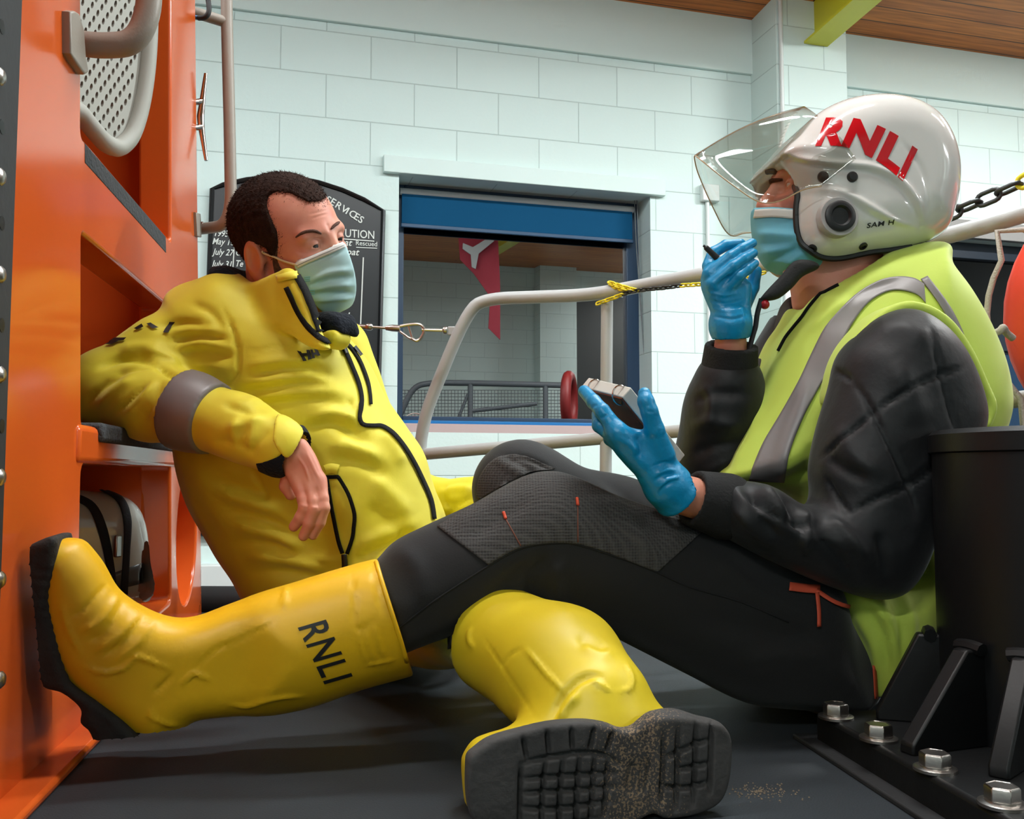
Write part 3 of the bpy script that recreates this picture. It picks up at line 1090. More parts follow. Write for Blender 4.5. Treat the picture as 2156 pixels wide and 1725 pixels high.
zl1 = SP(165, 894)[1]
zl0 = SP(165, 977)[1]
sbox(MB(), -0.006, tr + 0.02, -0.34, 0.012, zl0, zl1).build('ledge', M_orange, boat, bevel=0.01, seg=3)
# non-slip pads
ta = SP(210, 905, 0.014)[0]
sbox(MB(), ta, tr + 0.03, -0.30, 0.019, zl1 - 0.022, zl1 + 0.006).build('grip_pad', M_grip, boat, bevel=0.006)
pts = [SP(x, y, 0.005) for x, y in ((175, 301), (346, 498), (347, 533), (175, 343))]
plate('grip_strip', [pts], lambda t, z: S3(t, z, 0.006), SN, 0.03, M_grip, boat, bevel=0.002)
# sill strip on the deck and the dark rubber edge strip
fo = (G(215, 1560) - S0) @ SN
sbox(MB(), tl, tr, -0.02, fo, -0.001, 0.012).build('sill_flange', M_orange, boat, bevel=0.005)
tk = SP(13, 1000, 0.02)[0]
sbox(MB(), tl - 0.1, tk, 0.0, 0.02, 0.0, zt).build('edge_strip', M_rubber, boat, bevel=0.004)
for y in (55, 265, 460, 680, 905):
    pass
for i, y in enumerate((165, 375, 580, 790, 1005, 1220, 1430)):
    t, z = SP(8, y, 0.021)
    MB().lathe(S3(t - 0.004, z, 0.018), SN, [(0.009, 0), (0.009, 0.002), (0.006, 0.005), (0.002, 0.0055)], 16).build('rivet', M_steel, boat, True)
for i, y in enumerate((60, 270, 472, 686, 898)):
    t, z = SP(9, y, 0.021)
    MB().lathe(S3(t - 0.004, z, 0.0195), SN, [(0.0075, 0), (0.0075, 0.001), (0.002, 0.0012)], 14).build('bolt_hole', M_black, boat, True)

# ------------------------------------------------------------------ grab handle
gh = empty('grab_handle', 'thick grey bent tube grab handle on the orange panel at top left', 'handle')
pts = [P(166, 91, 1.262), P(215, 97, 1.265), P(285, 92, 1.275), P(316, 20, 1.28), P(312, -80, 1.28), P(300, -210, 1.28)]
pts = fillet(pts, [0.02, 0.06, 0.05, 0.03])
MB().tube(pts, 0.0172, 18).build('bent_tube', M_hand, gh, True)
fpx = [(139, 24), (149, 22), (158, 28), (168, 62), (172, 118), (178, 152), (170, 157), (150, 130), (140, 112)]
plate('mounting_flange', [[SP(x, y, 0.012) for x, y in fpx]], lambda t, z: S3(t, z, 0.015), SN, 0.014, M_hand, gh, bevel=0.003)

# ------------------------------------------------------------------ perforated panel
pf = empty('perforated_panel', 'grey plastic perforated panel with a thick rolled rim in the orange recess', 'panel')
pa, pb = P(160, 1000, 1.52), P(320, 1000, 1.72)
pe = norm(pb - pa)
pn = np.array([pe[1], -pe[0], 0])
def PP(px, py):
    q = HP(px, py, pa, pn) - pa
    return q @ pe, q[2] + 0
outl = spline([(120, -120), (306, -120), (310, -40), (310, 60), (304, 150), (292, 225), (275, 280), (255, 305), (238, 311), (216, 300), (193, 275), (165, 240), (120, 180)], 5, True)
tst = poly2(outl, 1.0)
holes = []
for i in range(-30, 40):
    for j in range(-30, 40):
        x, y = 172 + 11.6 * i + 8.6 * j, 178 + 17.3 * i - 12.3 * j
        if 150 < x < 330 and -60 < y < 320 and tst(np.array([x]), np.array([y]))[0] < -19 and not (y > 270 and x < 0):
            holes.append([PP(x + 3.1 * math.cos(t) + 0.8 * math.sin(t), y - 7.6 * math.sin(t)) for t in np.linspace(0, 2 * math.pi, 9)[:-1]])
plate('perforated_sheet', [[PP(x, y) for x, y in outl]] + holes, lambda a, z: pa + pe * a + WZ * z, pn, 0.008, M_greyplas, pf)
rim = [pa + pe * PP(x, y)[0] + WZ * PP(x, y)[1] + pn * 0.004 for x, y in outl]
MB().tube(rim, 0.0155, 12, True).build('rolled_rim', M_greyplas, pf, True)
sbox(MB(), 0.0, 0.2, -0.6, -0.05, 0.68, 0.70).build('mount_bracket', M_greyplas, pf)
# white canister strapped inside the recess
cn = empty('raft_canister', 'white glossy canister strapped with black webbing inside the orange recess', 'canister')
f_can = slab([(60, 1042), (180, 1034), (240, 1040), (278, 1065), (296, 1110), (303, 1180), (301, 1262), (60, 1268)], (100, 1.80), (300, 1.90), 0.10, 0.06)
o, cs_ = blob('canister_shell', f_can, P(40, 1290, 1.62) - .03, P(320, 1020, 2.05) + .03, 0.008, mat('gloss_white_shell', (206, 206, 200), rough=0.08, coat=0.5), cn)
M_web = mat('black_webbing', (24, 25, 33), rough=0.7, bump=0.4, bscale=300)
for a, b in (([(150, 1040), (198, 1062), (224, 1110), (238, 1180), (247, 1250)], [(150, 1056), (184, 1072), (206, 1120), (222, 1190), (230, 1262)]),
             ([(222, 1035), (258, 1052), (274, 1095), (272, 1160), (268, 1250)], [(208, 1036), (244, 1058), (258, 1100), (258, 1165), (252, 1250)])):
    cs_.patch('strap', a, b, M_web, cn, off=0.004)
cs_.patch('grey_band', [(240, 1206), (302, 1184)], [(240, 1242), (302, 1228)], mat('grey_band', (96, 98, 100), rough=0.3), cn, off=0.002)
q = cs_.at(246, 1150, 0.008)
MB().box(q, pe * 0.008, pn * 0.003, WZ * 0.02).build('buckle', M_steel, cn, bevel=0.002)

# ------------------------------------------------------------------ cleat and hand rail on the orange pillar
cl = empty('mooring_cleat', 'polished steel mooring cleat on the edge of the orange pillar', 'cleat')
pts = [P(433, 155, 2.2), P(428, 195, 2.2), P(424, 230, 2.2), P(422, 247, 2.2), P(424, 270, 2.2), P(429, 305, 2.2), P(434, 338, 2.2)]
MB().tube(spline(pts, 4), np.interp(np.linspace(0, 1, 25), [0, .35, .5, .65, 1], [.004, .008, .009, .008, .004]), 12).build('horn_bar', M_chrome, cl, True)
for y in (215, 269):
    MB().tube([P(396, y, 2.17), P(408, y, 2.18), P(424, y - 1, 2.2)], [.0075, .006, .008], 12).build('post', M_chrome, cl, True)
    MB().lathe(P(386, y, 2.16), P(396, y, 2.165) - P(386, y, 2.16), [(.018, 0), (.018, .004), (.013, .009), (.008, .016)], 18).build('foot_plate', M_chrome, cl, True)
hr = empty('hand_rail', 'tall grey hand rail tube standing off the orange pillar', 'rail')
d = 2.25
MB().tube(fillet([P(474, -200, d), P(478, 60, d), P(483, 250, d), P(487, 474, d), P(424, 482, 2.3)], [0.01, 0.01, 0.085]), 0.0142, 16).build('upright_tube', M_hand, hr, True)
MB().tube([P(396, 22, 2.2), P(476, 47, d)], 0.0135, 14).build('cross_tube', M_hand, hr, True)
MB().lathe(P(385, 32, 2.19), P(405, 34, 2.195) - P(385, 32, 2.19), [(.005, -.004), (.02, 0), (.026, .008), (.022, .016), (.008, .022)], 20).build('end_boss', M_hand, hr, True)
plate('mounting_plate', [[SP(x, y, 0.01) for x, y in ((410, 447), (419, 450), (421, 500), (412, 497))]], lambda t, z: S3(t, z, 0.012), SN, 0.012, M_hand, hr, bevel=0.002)
MB().lathe(P(420, 472, 2.29), P(430, 472, 2.29) - P(420, 472, 2.29), [(.006, 0), (.006, .009), (.002, .011)], 12).build('bolt_head', M_steel, hr, True)
kc = empty('cable_loop', 'short black cable with a blue end looped at the top of the pillar', 'cable')
pts = spline([P(418, 38, 2.17), P(432, 36, 2.16), P(440, 22, 2.16), P(436, -10, 2.17), P(420, -60, 2.19)], 6)
MB().tube(pts, 0.006, 10).build('black_cable', M_rubber, kc, True)
MB().tube([P(404, 35, 2.17), P(419, 38, 2.17)], 0.0052, 10).build('blue_end', mat('blue_cable', (30, 96, 150), rough=0.4), kc, True)

# ------------------------------------------------------------------ guard rail round the deck
gd = empty('guard_rail', 'pale grey tubular guard rail along the edge of the deck', 'railing')
rr = 0.0165
dd = lambda px: float(np.interp(px, [880, 1060, 1270, 1480, 1940, 2156, 2400], [2.52, 2.47, 2.33, 2.18, 1.87, 1.755, 1.62]))
def R_(px, py, k=0):
    return P(px, py, dd(px) + k)
base = R_(884, 1262)
base[2] = 0.03
top = [base, R_(884, 900), R_(985, 650), R_(1030, 629), R_(1240, 622), R_(1330, 606), R_(1480, 577), R_(1700, 544), R_(1940, 512), R_(2156, 453), R_(2420, 365)]
MB().tube(fillet(top, [0.09, 0.14, 0.06, 0.08, 0.1, 0.1, .1, .1, .1]), rr, 16).build('top_rail', M_rail, gd, True)
low = [R_(890, 957), R_(1260, 924), R_(1440, 907), R_(1800, 878), R_(2076, 850), R_(2420, 806)]
MB().tube(low, rr * 0.94, 16).build('lower_rail', M_rail, gd, True)
for x0, x1, y0 in ((1278, 1272, 634), (1820, 1822, 530)):
    a, b = R_(x0, y0), R_(x1, 1100)
    b2_ = b.copy()
    b2_[2] = 0.03
    MB().tube([a, b2_], rr * 0.9, 16).build('post', M_rail, gd, True)
q = R_(952, 697)
MB().box(q, np.array([.012, 0, 0]), np.array([0, .004, 0]), np.array([0, 0, .012])).build('wire_tab', M_rail, gd, bevel=0.003)

# wire with a snap hook
wr = empty('safety_wire', 'steel wire with a snap hook running to the guard rail beside the masked man', 'wire')
dw = 2.42
PD = lambda x, y, d=dw: P(x, y, d)
MB().tube([PD(640, 684), PD(780, 689)], 0.0068, 10).build('swaged_rod', M_steel, wr, True)
MB().tube([PD(778, 688.5), PD(818, 691)], 0.0036, 8).build('wire_strand', M_steel, wr, True)
MB().lathe(PD(770, 688), PD(785, 689) - PD(770, 688), [(.007, 0), (.009, .004), (.009, .014), (.006, .018)], 12).build('end_collar', M_steel, wr, True)
hk = MB()
hk.tube([PD(812, 690.5), PD(826, 691), PD(842, 692)], [.006, .009, .009], 12)
hk.tube(spline([PD(840, 688), PD(862, 684), PD(884, 684), PD(893, 696), (PD(886, 712)), PD(876, 718), PD(866, 712)], 5), .0042, 8)
hk.tube([PD(842, 698), PD(858, 710), PD(872, 717)], .0034, 8)
hk.tube([PD(860, 686), PD(868, 712)], .0028, 8)
hk.build('snap_hook', M_steel, wr, True)
MB().tube([PD(888, 695), PD(932, 696)], 0.0042, 8).build('eye_shank', M_steel, wr, True)
MB().lathe(PD(931, 696), PD(943, 696) - PD(931, 696), [(.003, 0), (.0095, .003), (.011, .008), (.0095, .013), (.003, .016)], 14).build('shackle_pin', M_steel, wr, True)

# ------------------------------------------------------------------ chains
M_cy = mat('yellow_plastic_chain', (232, 210, 40), rough=0.4)
M_ck = mat('black_plastic_chain', (34, 36, 36), rough=0.4)
def link_mesh(L, w, r, m, name):
    a = [(math.cos(t) * w, math.sin(t) * w) for t in np.linspace(-math.pi / 2, math.pi / 2, 7)]
    h = L / 2 - w - r
    pts = [(x + h, y, 0) for x, y in a] + [(-x - h, -y, 0) for x, y in a]
    v, f = tube_mesh(pts, r, 7, True)
    me = bpy.data.meshes.new(name)
    me.from_pydata([tuple(p) for p in v], [], f)
    me.polygons.foreach_set('use_smooth', [True] * len(f))
    me.materials.append(m)
    return me
def lay_chain(root, path, pitch, meshes, seq, tw=0.0):
    q = spline(path, 12)
    L = np.r_[0, np.cumsum(np.linalg.norm(np.diff(q, axis=0), axis=1))]
    n = int(L[-1] / pitch)
    for i in range(n):
        s = (i + 0.5) * pitch
        p = np.array([np.interp(s, L, q[:, k]) for k in range(3)])
        p2 = np.array([np.interp(s + 0.004, L, q[:, k]) for k in range(3)])
        t = norm(p2 - p)
        up = norm(np.cross(t, [0, 1, 0]))
        side = np.cross(up, t)
        ang = (i % 2) * math.pi / 2 + tw
        b = side * math.sin(ang) + up * math.cos(ang)
        c = np.cross(t, b)
        o = bpy.data.objects.new('chain_link', meshes[seq(i / max(n - 1, 1))])
        COL.objects.link(o)
        o.matrix_world = Matrix(((t[0], b[0], c[0], p[0]), (t[1], b[1], c[1], p[1]), (t[2], b[2], c[2], p[2]), (0, 0, 0, 1)))
        o.parent = root
c1 = empty('plastic_chain', 'thin yellow and black plastic chain wound along the guard rail', 'chain')
ms = [link_mesh(0.0205, 0.0042, 0.0021, M_cy, 'chain_link'), link_mesh(0.0205, 0.0042, 0.0021, M_ck, 'chain_link')]
lay_chain(c1, [R_(1256, 640, -.02), R_(1290, 628, -.025), R_(1335, 613, -.03), R_(1400, 606, -.03), R_(1440, 601, -.03), R_(1500, 597, -.03), R_(1560, 590, -.03), R_(1612, 573, -.03)], 0.0128, ms,
          lambda t: 0 if (t < 0.17 or t > 0.52) else 1, 0.5)
lay_chain(c1, [R_(1282, 594, -.012), R_(1300, 600, -.022), R_(1320, 606, -.026), R_(1342, 612, -.028)], 0.0115, ms, lambda t: 0, 0.5)
lay_chain(c1, [R_(1284, 600, -.012), R_(1304, 607, -.024), R_(1324, 613, -.03)], 0.0115, ms, lambda t: 0, 1.3)
c2 = empty('plastic_chain', 'thick black plastic chain sloping up behind the white helmet', 'chain')
ms2 = [link_mesh(0.052, 0.0115, 0.0042, M_ck, 'chain_link'), link_mesh(0.052, 0.0115, 0.0042, M_cy, 'chain_link')]
lay_chain(c2, [P(1905, 500, 1.80), P(1975, 463, 1.78), P(2060, 425, 1.72), P(2156, 382, 1.66), P(2300, 300, 1.58)], 0.0365, ms2, lambda t: 0 if t < 0.72 else 1, 0.35)

# ------------------------------------------------------------------ lifebuoy at the right
lb = empty('lifebuoy', 'orange red lifebuoy with a grab rope at the right edge', 'lifebuoy')
bc_ = P(2492, 658, 1.58)
bx, bz = norm([0.93, -0.36, 0]), WZ
Rb = 0.215
ringp = [bc_ + (bx * math.cos(t) + bz * math.sin(t)) * Rb for t in np.linspace(0, 2 * math.pi, 49)[:-1]]
MB().tube(ringp, 0.056, 20, True).build('ring', mat('orange_red_buoy', (228, 66, 44), rough=0.55, bump=0.2, bscale=60, var=0.1), lb, True)
for t0 in (math.radians(222), math.radians(42), math.radians(132), math.radians(312)):
    seg = [bc_ + (bx * math.cos(t) + bz * math.sin(t)) * Rb for t in np.linspace(t0 - .14, t0 + .14, 8)]
    MB().tube(seg, 0.0575, 20).build('tape_band', mat('red_tape', (176, 24, 44), rough=0.4), lb, True)
M_rope = mat('pale_rope', (176, 166, 158), rough=0.9, bump=0.8, bscale=350)
rp = []
for k in range(4):
    a0 = math.radians(222 + 90 * k)
    for u in np.linspace(0, 1, 8)[:-1]:
        t = a0 - u * math.pi / 2
        rp.append(bc_ + (bx * math.cos(t) + bz * math.sin(t)) * (Rb + 0.058 + 0.024 * math.sin(u * math.pi)))
MB().tube(spline(rp, 2, True), 0.0055, 10, True).build('grab_rope', M_rope, lb, True)
MB().tube(spline([P(2064, 708, 1.56), P(2090, 703, 1.555), P(2105, 697, 1.55), P(2112, 690, 1.55), P(2118, 700, 1.56), P(2132, 712, 1.57)], 4), 0.0062, 10).build('rope_tail', M_rope, lb, True)

# ------------------------------------------------------------------ black pedestal on the deck
pd_ = empty('pedestal', 'black steel post bolted to the deck through a thick square plate', 'post')
pz = 0.042
A0 = G(1716, 1497, pz)
B0 = G(2010, 1662, pz)
pu = norm(B0 - A0)
pv = np.array([-pu[1], pu[0], 0])
if pv[0] < 0:
    pv = -pv
side = 0.56
pc = A0 + pv * side / 2 + pu * side * 0.62
pc[2] = 0
MB().box(pc + WZ * pz / 2, pu * side * 0.62, pv * side / 2, WZ * pz / 2).build('base_plate', M_black, pd_, bevel=0.006)
MB().box(pc + WZ * 0.003, pu * (side * 0.62 + .025), pv * (side / 2 + .022), WZ * 0.0035).build('rubber_pad', M_rubber, pd_, bevel=0.002)
ccx = P(1960, 1000, 1.19)
cr = 0.15
# centre so that the left side lies on the ray through pixel 1960
cy0 = 1.20
a_ = math.atan((1960 - CX) / F)
cc = np.array([math.tan(a_) * cy0 + cr / math.cos(a_), cy0, 0])
ztop = P(1960, 905, cy0)[2]
MB().lathe(cc, WZ, [(cr, pz - .002), (cr, ztop - 0.03), (cr + 0.004, ztop - 0.028), (cr + 0.004, ztop - 0.006), (cr - 0.002, ztop), (cr - 0.02, ztop)], 64).build('post_tube', M_black, pd_, True)
for px_, py_ in ((1845, 1512), (1908, 1588), (2102, 1640)):
    ft = G(px_, py_, pz)
    r_ = norm((cc - ft) * np.array([1, 1, 0]))
    tn = np.cross(WZ, r_)
    L = np.linalg.norm((cc - ft)[:2]) - cr + 0.01
    zg = 0.155
    th = 0.011
    v = []
    for s in (-1, 1):
        for a, z in ((0, pz - .001), (L, pz - .001), (L, zg), (L - 0.035, zg), (0.0, pz + 0.012)):
            q = ft + r_ * a + tn * s * th
            v.append((q[0], q[1], z))
    MB().add(v, [(0, 1, 2, 3, 4), (9, 8, 7, 6, 5)] + [(i, i + 5, (i + 1) % 5 + 5, (i + 1) % 5) for i in range(5)]).build('gusset', M_black, pd_, bevel=0.003)
    q = ft + r_ * (L - 0.02)
    wv = [q + tn * s * 0.018 + WZ * (zg - q[2] + 0.002 * (1 - s * s)) for s in np.linspace(-1, 1, 7)]
    MB().tube(wv, 0.008, 8).build('weld_bead', M_black, pd_, True)
for px_, py_ in ((1760, 1512), (1850, 1558), (1969, 1622), (2111, 1696)):
    b0_ = G(px_, py_, pz)
    MB().lathe(b0_, WZ, [(0.0225, 0), (0.0225, 0.003), (0.019, 0.0045), (0.0165, 0.0045), (0.0165, 0.006)], 28).build('washer', M_steel, pd_, True)
    MB().lathe(b0_, WZ, [(0.0165, 0.005), (0.0165, 0.017), (0.0145, 0.0195), (0.0135, 0.0185)], 6).build('hex_bolt', M_steel, pd_, bevel=0.001)
df = empty('deck_ring', 'small round steel fitting set into the deck behind the black post', 'deck fitting')
MB().lathe(G(1948, 1342), WZ, [(0.03, -.001), (0.03, 0.004), (0.024, 0.006), (0.02, 0.004)], 24).build('ring_plate', M_steel, df, True)
# a little sand on the deck
mb = MB()
for i in range(170):
    a, r = rng.random() * 6.28, abs(rng.normal()) * 0.022
    c = G(1600, 1668) + np.array([math.cos(a) * r * 1.3, math.sin(a) * r * 0.9, 0.0005])
    k = 0.0006 + 0.0012 * rng.random()
    mb.add([c + np.array(q) * k for q in ((1, 0, 0), (-.5, .8, 0), (-.5, -.8, 0), (0, 0, 1))], [(0, 1, 3), (1, 2, 3), (2, 0, 3), (0, 2, 1)])
o = mb.build('sand', mat('dry_sand', (116, 102, 84), rough=0.9))
tag(o, 'small scatter of dry sand on the dark deck by the boot heel', 'sand', kind='stuff')
# ================================================================== people: shared pieces
M_skin = mat('skin', (214, 150, 124), rough=0.5, var=0.14, vscale=22, bump=0.12, bscale=260, bdist=0.001, sub=0.10, col2=(202, 124, 104))
M_boot = mat('yellow_boot_shaded', (230, 180, 22), rough=0.45, var=0.12, vscale=7, bump=0.06, bscale=200)  # shaded copy of the boot yellow, orange bounce light mixed into the colour
M_boot2 = M_boot
M_sole = mat('black_boot_sole', (40, 38, 36), rough=0.8, bump=0.9, bscale=90, bdist=0.003, var=0.6, vscale=28, col2=(24, 23, 22))
M_ink = mat('black_print', (26, 26, 26), rough=0.5)
M_glove = mat('blue_nitrile', (0, 138, 190), rough=0.38, bump=0.5, bscale=110, bdist=0.002, var=0.06, vscale=30)
M_zip = mat('black_zip', (13, 13, 13), rough=0.8, spec=0.2, bump=0.8, bscale=700)
M_reflect = mat('grey_reflective_tape', (126, 122, 122), rough=0.45, metal=0.15)
M_hivis = mat('hi_vis_lime_cloth', (190, 212, 82), rough=0.7, sheen=0.2, bump=0.15, bscale=300, bdist=0.0006)
M_jkt = mat('yellow_sailing_cloth', (220, 206, 44), rough=0.62, bump=0.15, bscale=350, bdist=0.0006, sheen=0.15)
M_fleece = mat('navy_fleece', (20, 25, 34), rough=0.95, bump=1.0, bscale=160, bdist=0.004, sheen=0.05, spec=0.2)
M_mask = mat('pale_blue_mask', (172, 206, 210), rough=0.8, bump=0.2, bscale=500, bdist=0.0005)
M_maskw = mat('white_mask_edge', (214, 214, 210), rough=0.8)
M_hair = mat('short_brown_hair', (50, 33, 26), rough=0.9, bump=1.0, bscale=420, bdist=0.003, var=0.4, vscale=90, spec=0.15)
M_eye = mat('eye_white', (196, 184, 178), rough=0.2)
M_iris = mat('dark_iris', (40, 34, 32), rough=0.15)

def frame(fwd, roll=0.0, pitch=0.0):
    """columns: forward, left, up of a head"""
    f = norm(fwd)
    l = norm(np.cross([0, 0, 1], f))
    u = np.cross(f, l)
    c, s = math.cos(pitch), math.sin(pitch)
    f, u = f * c + u * s, u * c - f * s
    c, s = math.cos(roll), math.sin(roll)
    l, u = l * c + u * s, u * c - l * s
    return np.stack([f, l, u], 1)
def head_sdf(c, R, k=1.0):
    """a head in its own axes (x face, y left, z up), scaled by k; returns skull, skin and mask-base fields"""
    loc = lambda f: (lambda p: f((p - c) @ R / k) * k)
    cran = U(0.03, ell((-.022, 0, .036), (.094, .076, .084)), ell((.012, 0, .03), (.082, .068, .078)))
    face = U(0.03, ell((.036, 0, -.03), (.058, .060, .082)), cone((.062, 0, -.085), (.058, 0, -.09), .027, .026),
             cone((.0, .050, -.06), (.055, .02, -.092), .022, .018), cone((.0, -.050, -.06), (.055, -.02, -.092), .022, .018))
    skull = U(0.03, cran, face)
    cheek = U(0.02, ell((.064, .038, -.022), (.022, .022, .018)), ell((.064, -.038, -.022), (.022, .022, .018)))
    brow = U(0.01, cone((.078, .044, .016), (.088, .014, .02), .009, .009), cone((.078, -.044, .016), (.088, -.014, .02), .009, .009))
    s = U(0.016, skull, cheek, brow)
    sock = U(0, ell((.096, .032, .002), (.016, .019, .011)), ell((.096, -.032, .002), (.016, .019, .011)))
    s = SUB(s, sock, 0.010)
    nose = U(0.012, cone((.09, 0, .012), (.112, 0, -.03), .008, .0115), ell((.102, .011, -.037), (.011, .009, .008)), ell((.102, -.011, -.037), (.011, .009, .008)))
    s = U(0.012, s, nose)
    for y in (.032, -.032):
        s = U(0.004, s, ell((.0775, y, .001), (.0135, .0155, .0125)))
        s = SUB(s, ell((.0925, y, -.0008), (.0085, .0128, .0027)), 0.0006)
    for y in (1, -1):
        e = ell((-.016, y * .081, -.012), (.021, .0085, .033))
        e = SUB(e, ell((-.0125, y * .0885, -.009), (.0145, .0065, .023)), 0.004)
        e = U(0.004, e, ell((.0, y * .0765, -.014), (.006, .006, .008)), ell((-.012, y * .079, -.042), (.009, .0055, .009)), cone((-.024, y * .0845, .006), (-.026, y * .0845, -.022), .0035, .003))
        s = U(0.006, s, e)
    lips = U(0.004, cone((.09, -.018, -.062), (.09, .018, -.062), .006, .006))
    s = U(0.006, s, lips)
    maskb = U(0.045, ell((.040, 0, -.045), (.058, .062, .080)), ell((.092, 0, -.035), (.022, .016, .03)), cone((.062, 0, -.09), (.058, 0, -.095), .028, .028))
    return loc(skull), loc(s), loc(maskb), loc
def hand(pts_r, palm):
    """palm field joined to finger chains"""
    return U(0.010, palm, *[chain(p, r, 0.006) for p, r in pts_r])
def boot_relief(sf, name, lines, r, parent):
    for l in lines:
        sf.seam(name, l, r, M_boot, parent, off=0.0005, n=4)

# ================================================================== the person in the white helmet
hm = empty('person', 'person in hi-vis vest and white helmet sitting at right, writing pad in gloved hand', 'person')
# --- head and neck
HC = P(1752, 420, 1.54)
HR = frame([-1, -0.10, 0], roll=math.radians(0), pitch=math.radians(8))
sk, skin, mbase, loc = head_sdf(HC, HR, 1.02)
def L2W(c, R, q, k=1.0):
    return c + R @ np.asarray(q, float) * k
neck = cone(L2W(HC, HR, (-.03, 0, -.06)), P(1770, 640, 1.56), .058, .066)
throat = cone(L2W(HC, HR, (.03, 0, -.085)), P(1735, 620, 1.55), .040, .05)
body1 = U(0.03, skin, neck, throat)
wristL = cone(P(1418, 1036, 1.272), P(1500, 1060, 1.30), .0265, .029)
wristR = cone(P(1539, 706, 1.472), P(1535, 780, 1.50), .024, .028)
# inner trunk and arms that carry the clothes and join hands to head in one surface
trunk = U(0.05, chain([P(1770, 640, 1.56), P(1840, 900, 1.55), P(1800, 1300, 1.52)], [.066, .10, .10]),
          chain([P(1880, 760, 1.42), P(1850, 1150, 1.35), P(1620, 1105, 1.325), P(1500, 1060, 1.30)], [.03, .028, .028, .027]),
          chain([P(1700, 740, 1.68), P(1535, 940, 1.60), P(1535, 780, 1.50)], [.035, .03, .026]),
          cone(P(1700, 740, 1.68), P(1880, 760, 1.44), .05, .03))
def body_mesh(name, islands, m, parent, strokes=None):
    vs, fs, k = [], [], 0
    for f_, lo_, hi_, h_ in islands:
        V, Fq = net(f_, lo_, hi_, h_)
        V = relax(V, Fq, 1, .35)
        if strokes and h_ < .003:
            V = folds(V, Fq, strokes)
        vs.append(V)
        fs.append(Fq + k)
        k += len(V)
    V, Fq = np.concatenate(vs), np.concatenate(fs)
    return mk(name, V, Fq, m, parent), Surf(V, Fq)
o, sf_body = body_mesh('body', [(body1, HC - [.17, .13, .245], HC + [.14, .13, .15], .0019),
                                (U(.012, wristL, wristR, trunk), [0.12, 1.18, 0.02], [0.75, 1.82, 0.62], .006)], M_skin, hm)
for y in (.032, -.032):
    c = L2W(HC, HR, (.0775, y, 0), 1.02)
    MB().lathe(c - HR[:, 0] * .0118, HR[:, 0], [(0.001, 0), (.006, .002), (.0102, .0065), (.0118, .0118), (.0102, .017), (.006, .0216), (.001, .0236)], 16).build('eye', M_eye, hm, True, auto=False)
# --- face mask
mk_px = region([(1590, 436), (1630, 437), (1672, 440), (1690, 470), (1700, 560), (1690, 590), (1660, 610), (1640, 622), (1612, 596), (1592, 540), (1583, 480)], 3)
mtop = loc(half((0, 0, -.018), norm([.12, 0, 1])))
mbk = loc(half((.022, 0, 0), (-1, 0, .0)))
mbot = loc(half((0, 0, -.125), (0, 0, -1)))
f_mask = INT(INT(INT(OFF(mbase, .011), region([(1588, 438), (1630, 436), (1690, 441), (1740, 460), (1740, 600), (1660, 650), (1600, 640), (1560, 560), (1560, 470)], 0), .001), mbk), mbot)
def pleat(cr, ph):
    return lambda p: cr(p)
msk, sf_m = blob('face_mask', f_mask, HC - [.16, .12, .2], HC + [.05, .12, .06], 0.0026, mat('blue_mask', (112, 184, 206), rough=0.8, bump=0.2, bscale=500, bdist=0.0005), hm,
                 strokes=[([(1590, 492), (1640, 494), (1690, 500)], .005, 9), ([(1594, 515), (1640, 516), (1690, 515)], -.004, 7), ([(1600, 535), (1650, 520), (1690, 510)], .005, 8), ([(1610, 560), (1650, 540), (1690, 520)], -.005, 8), ([(1630, 580), (1660, 555), (1690, 530)], .004, 8)])
sf_m.patch('white_edge', [(1591, 442), (1630, 440), (1674, 443)], [(1588, 460), (1630, 458), (1674, 462)], M_maskw, msk, off=0.0015)
sf_m.seam('edge_stitching', [(1590, 449), (1630, 447), (1673, 450)], 0.0008, mat('grey_stitch', (150, 156, 162), rough=0.8), msk)
for l in ([(1618, 384), (1632, 380), (1648, 378)],):
    q = sf_body.line(l, .001)
    vv_, ff_ = tube_mesh(q, np.interp(np.linspace(0, 1, len(q)), [0, .3, 1], [.003, .0042, .002]), 8)
    mk('eyebrow', vv_, ff_, M_hair, hm)
# --- helmet
nr = lambda x, y, k=.935: (CX + (x - CX) * k, CY + (y - CY) * k)
hel_px = [(1606, 362), (1616, 342), (1640, 318), (1672, 282), (1712, 254), (1762, 237), (1820, 232), (1876, 243), (1922, 272), (1953, 318), (1968, 372), (1968, 425), (1958, 472), (1940, 512)] + \
         [nr(*q) for q in ((1934, 520), (1880, 532), (1830, 541), (1780, 551), (1742, 554), (1710, 545), (1686, 522), (1673, 488), (1669, 440), (1674, 408), (1668, 386))] + [nr(1652, 366, .95), nr(1628, 354, .98)]
hf = slab(hel_px, (1600, 1.545), (1960, 1.575), 0.130, 0.074, smooth=4, res=0.002)
hA, hB = P(1600, 1000, 1.545), P(1960, 1000, 1.575)
he = norm(hB - hA)
hn = np.array([-he[1], he[0], 0])
cav_px = [(1480, 366), (1590, 366), (1640, 372), (1700, 330), (1790, 300), (1880, 320), (1920, 380), (1915, 470), (1900, 620), (1700, 640), (1480, 640)]
cav = slab(cav_px, (1600, 1.545), (1960, 1.575), 0.074, 0.04, smooth=3, res=0.003)
hel = SUB(hf, cav, 0.003)
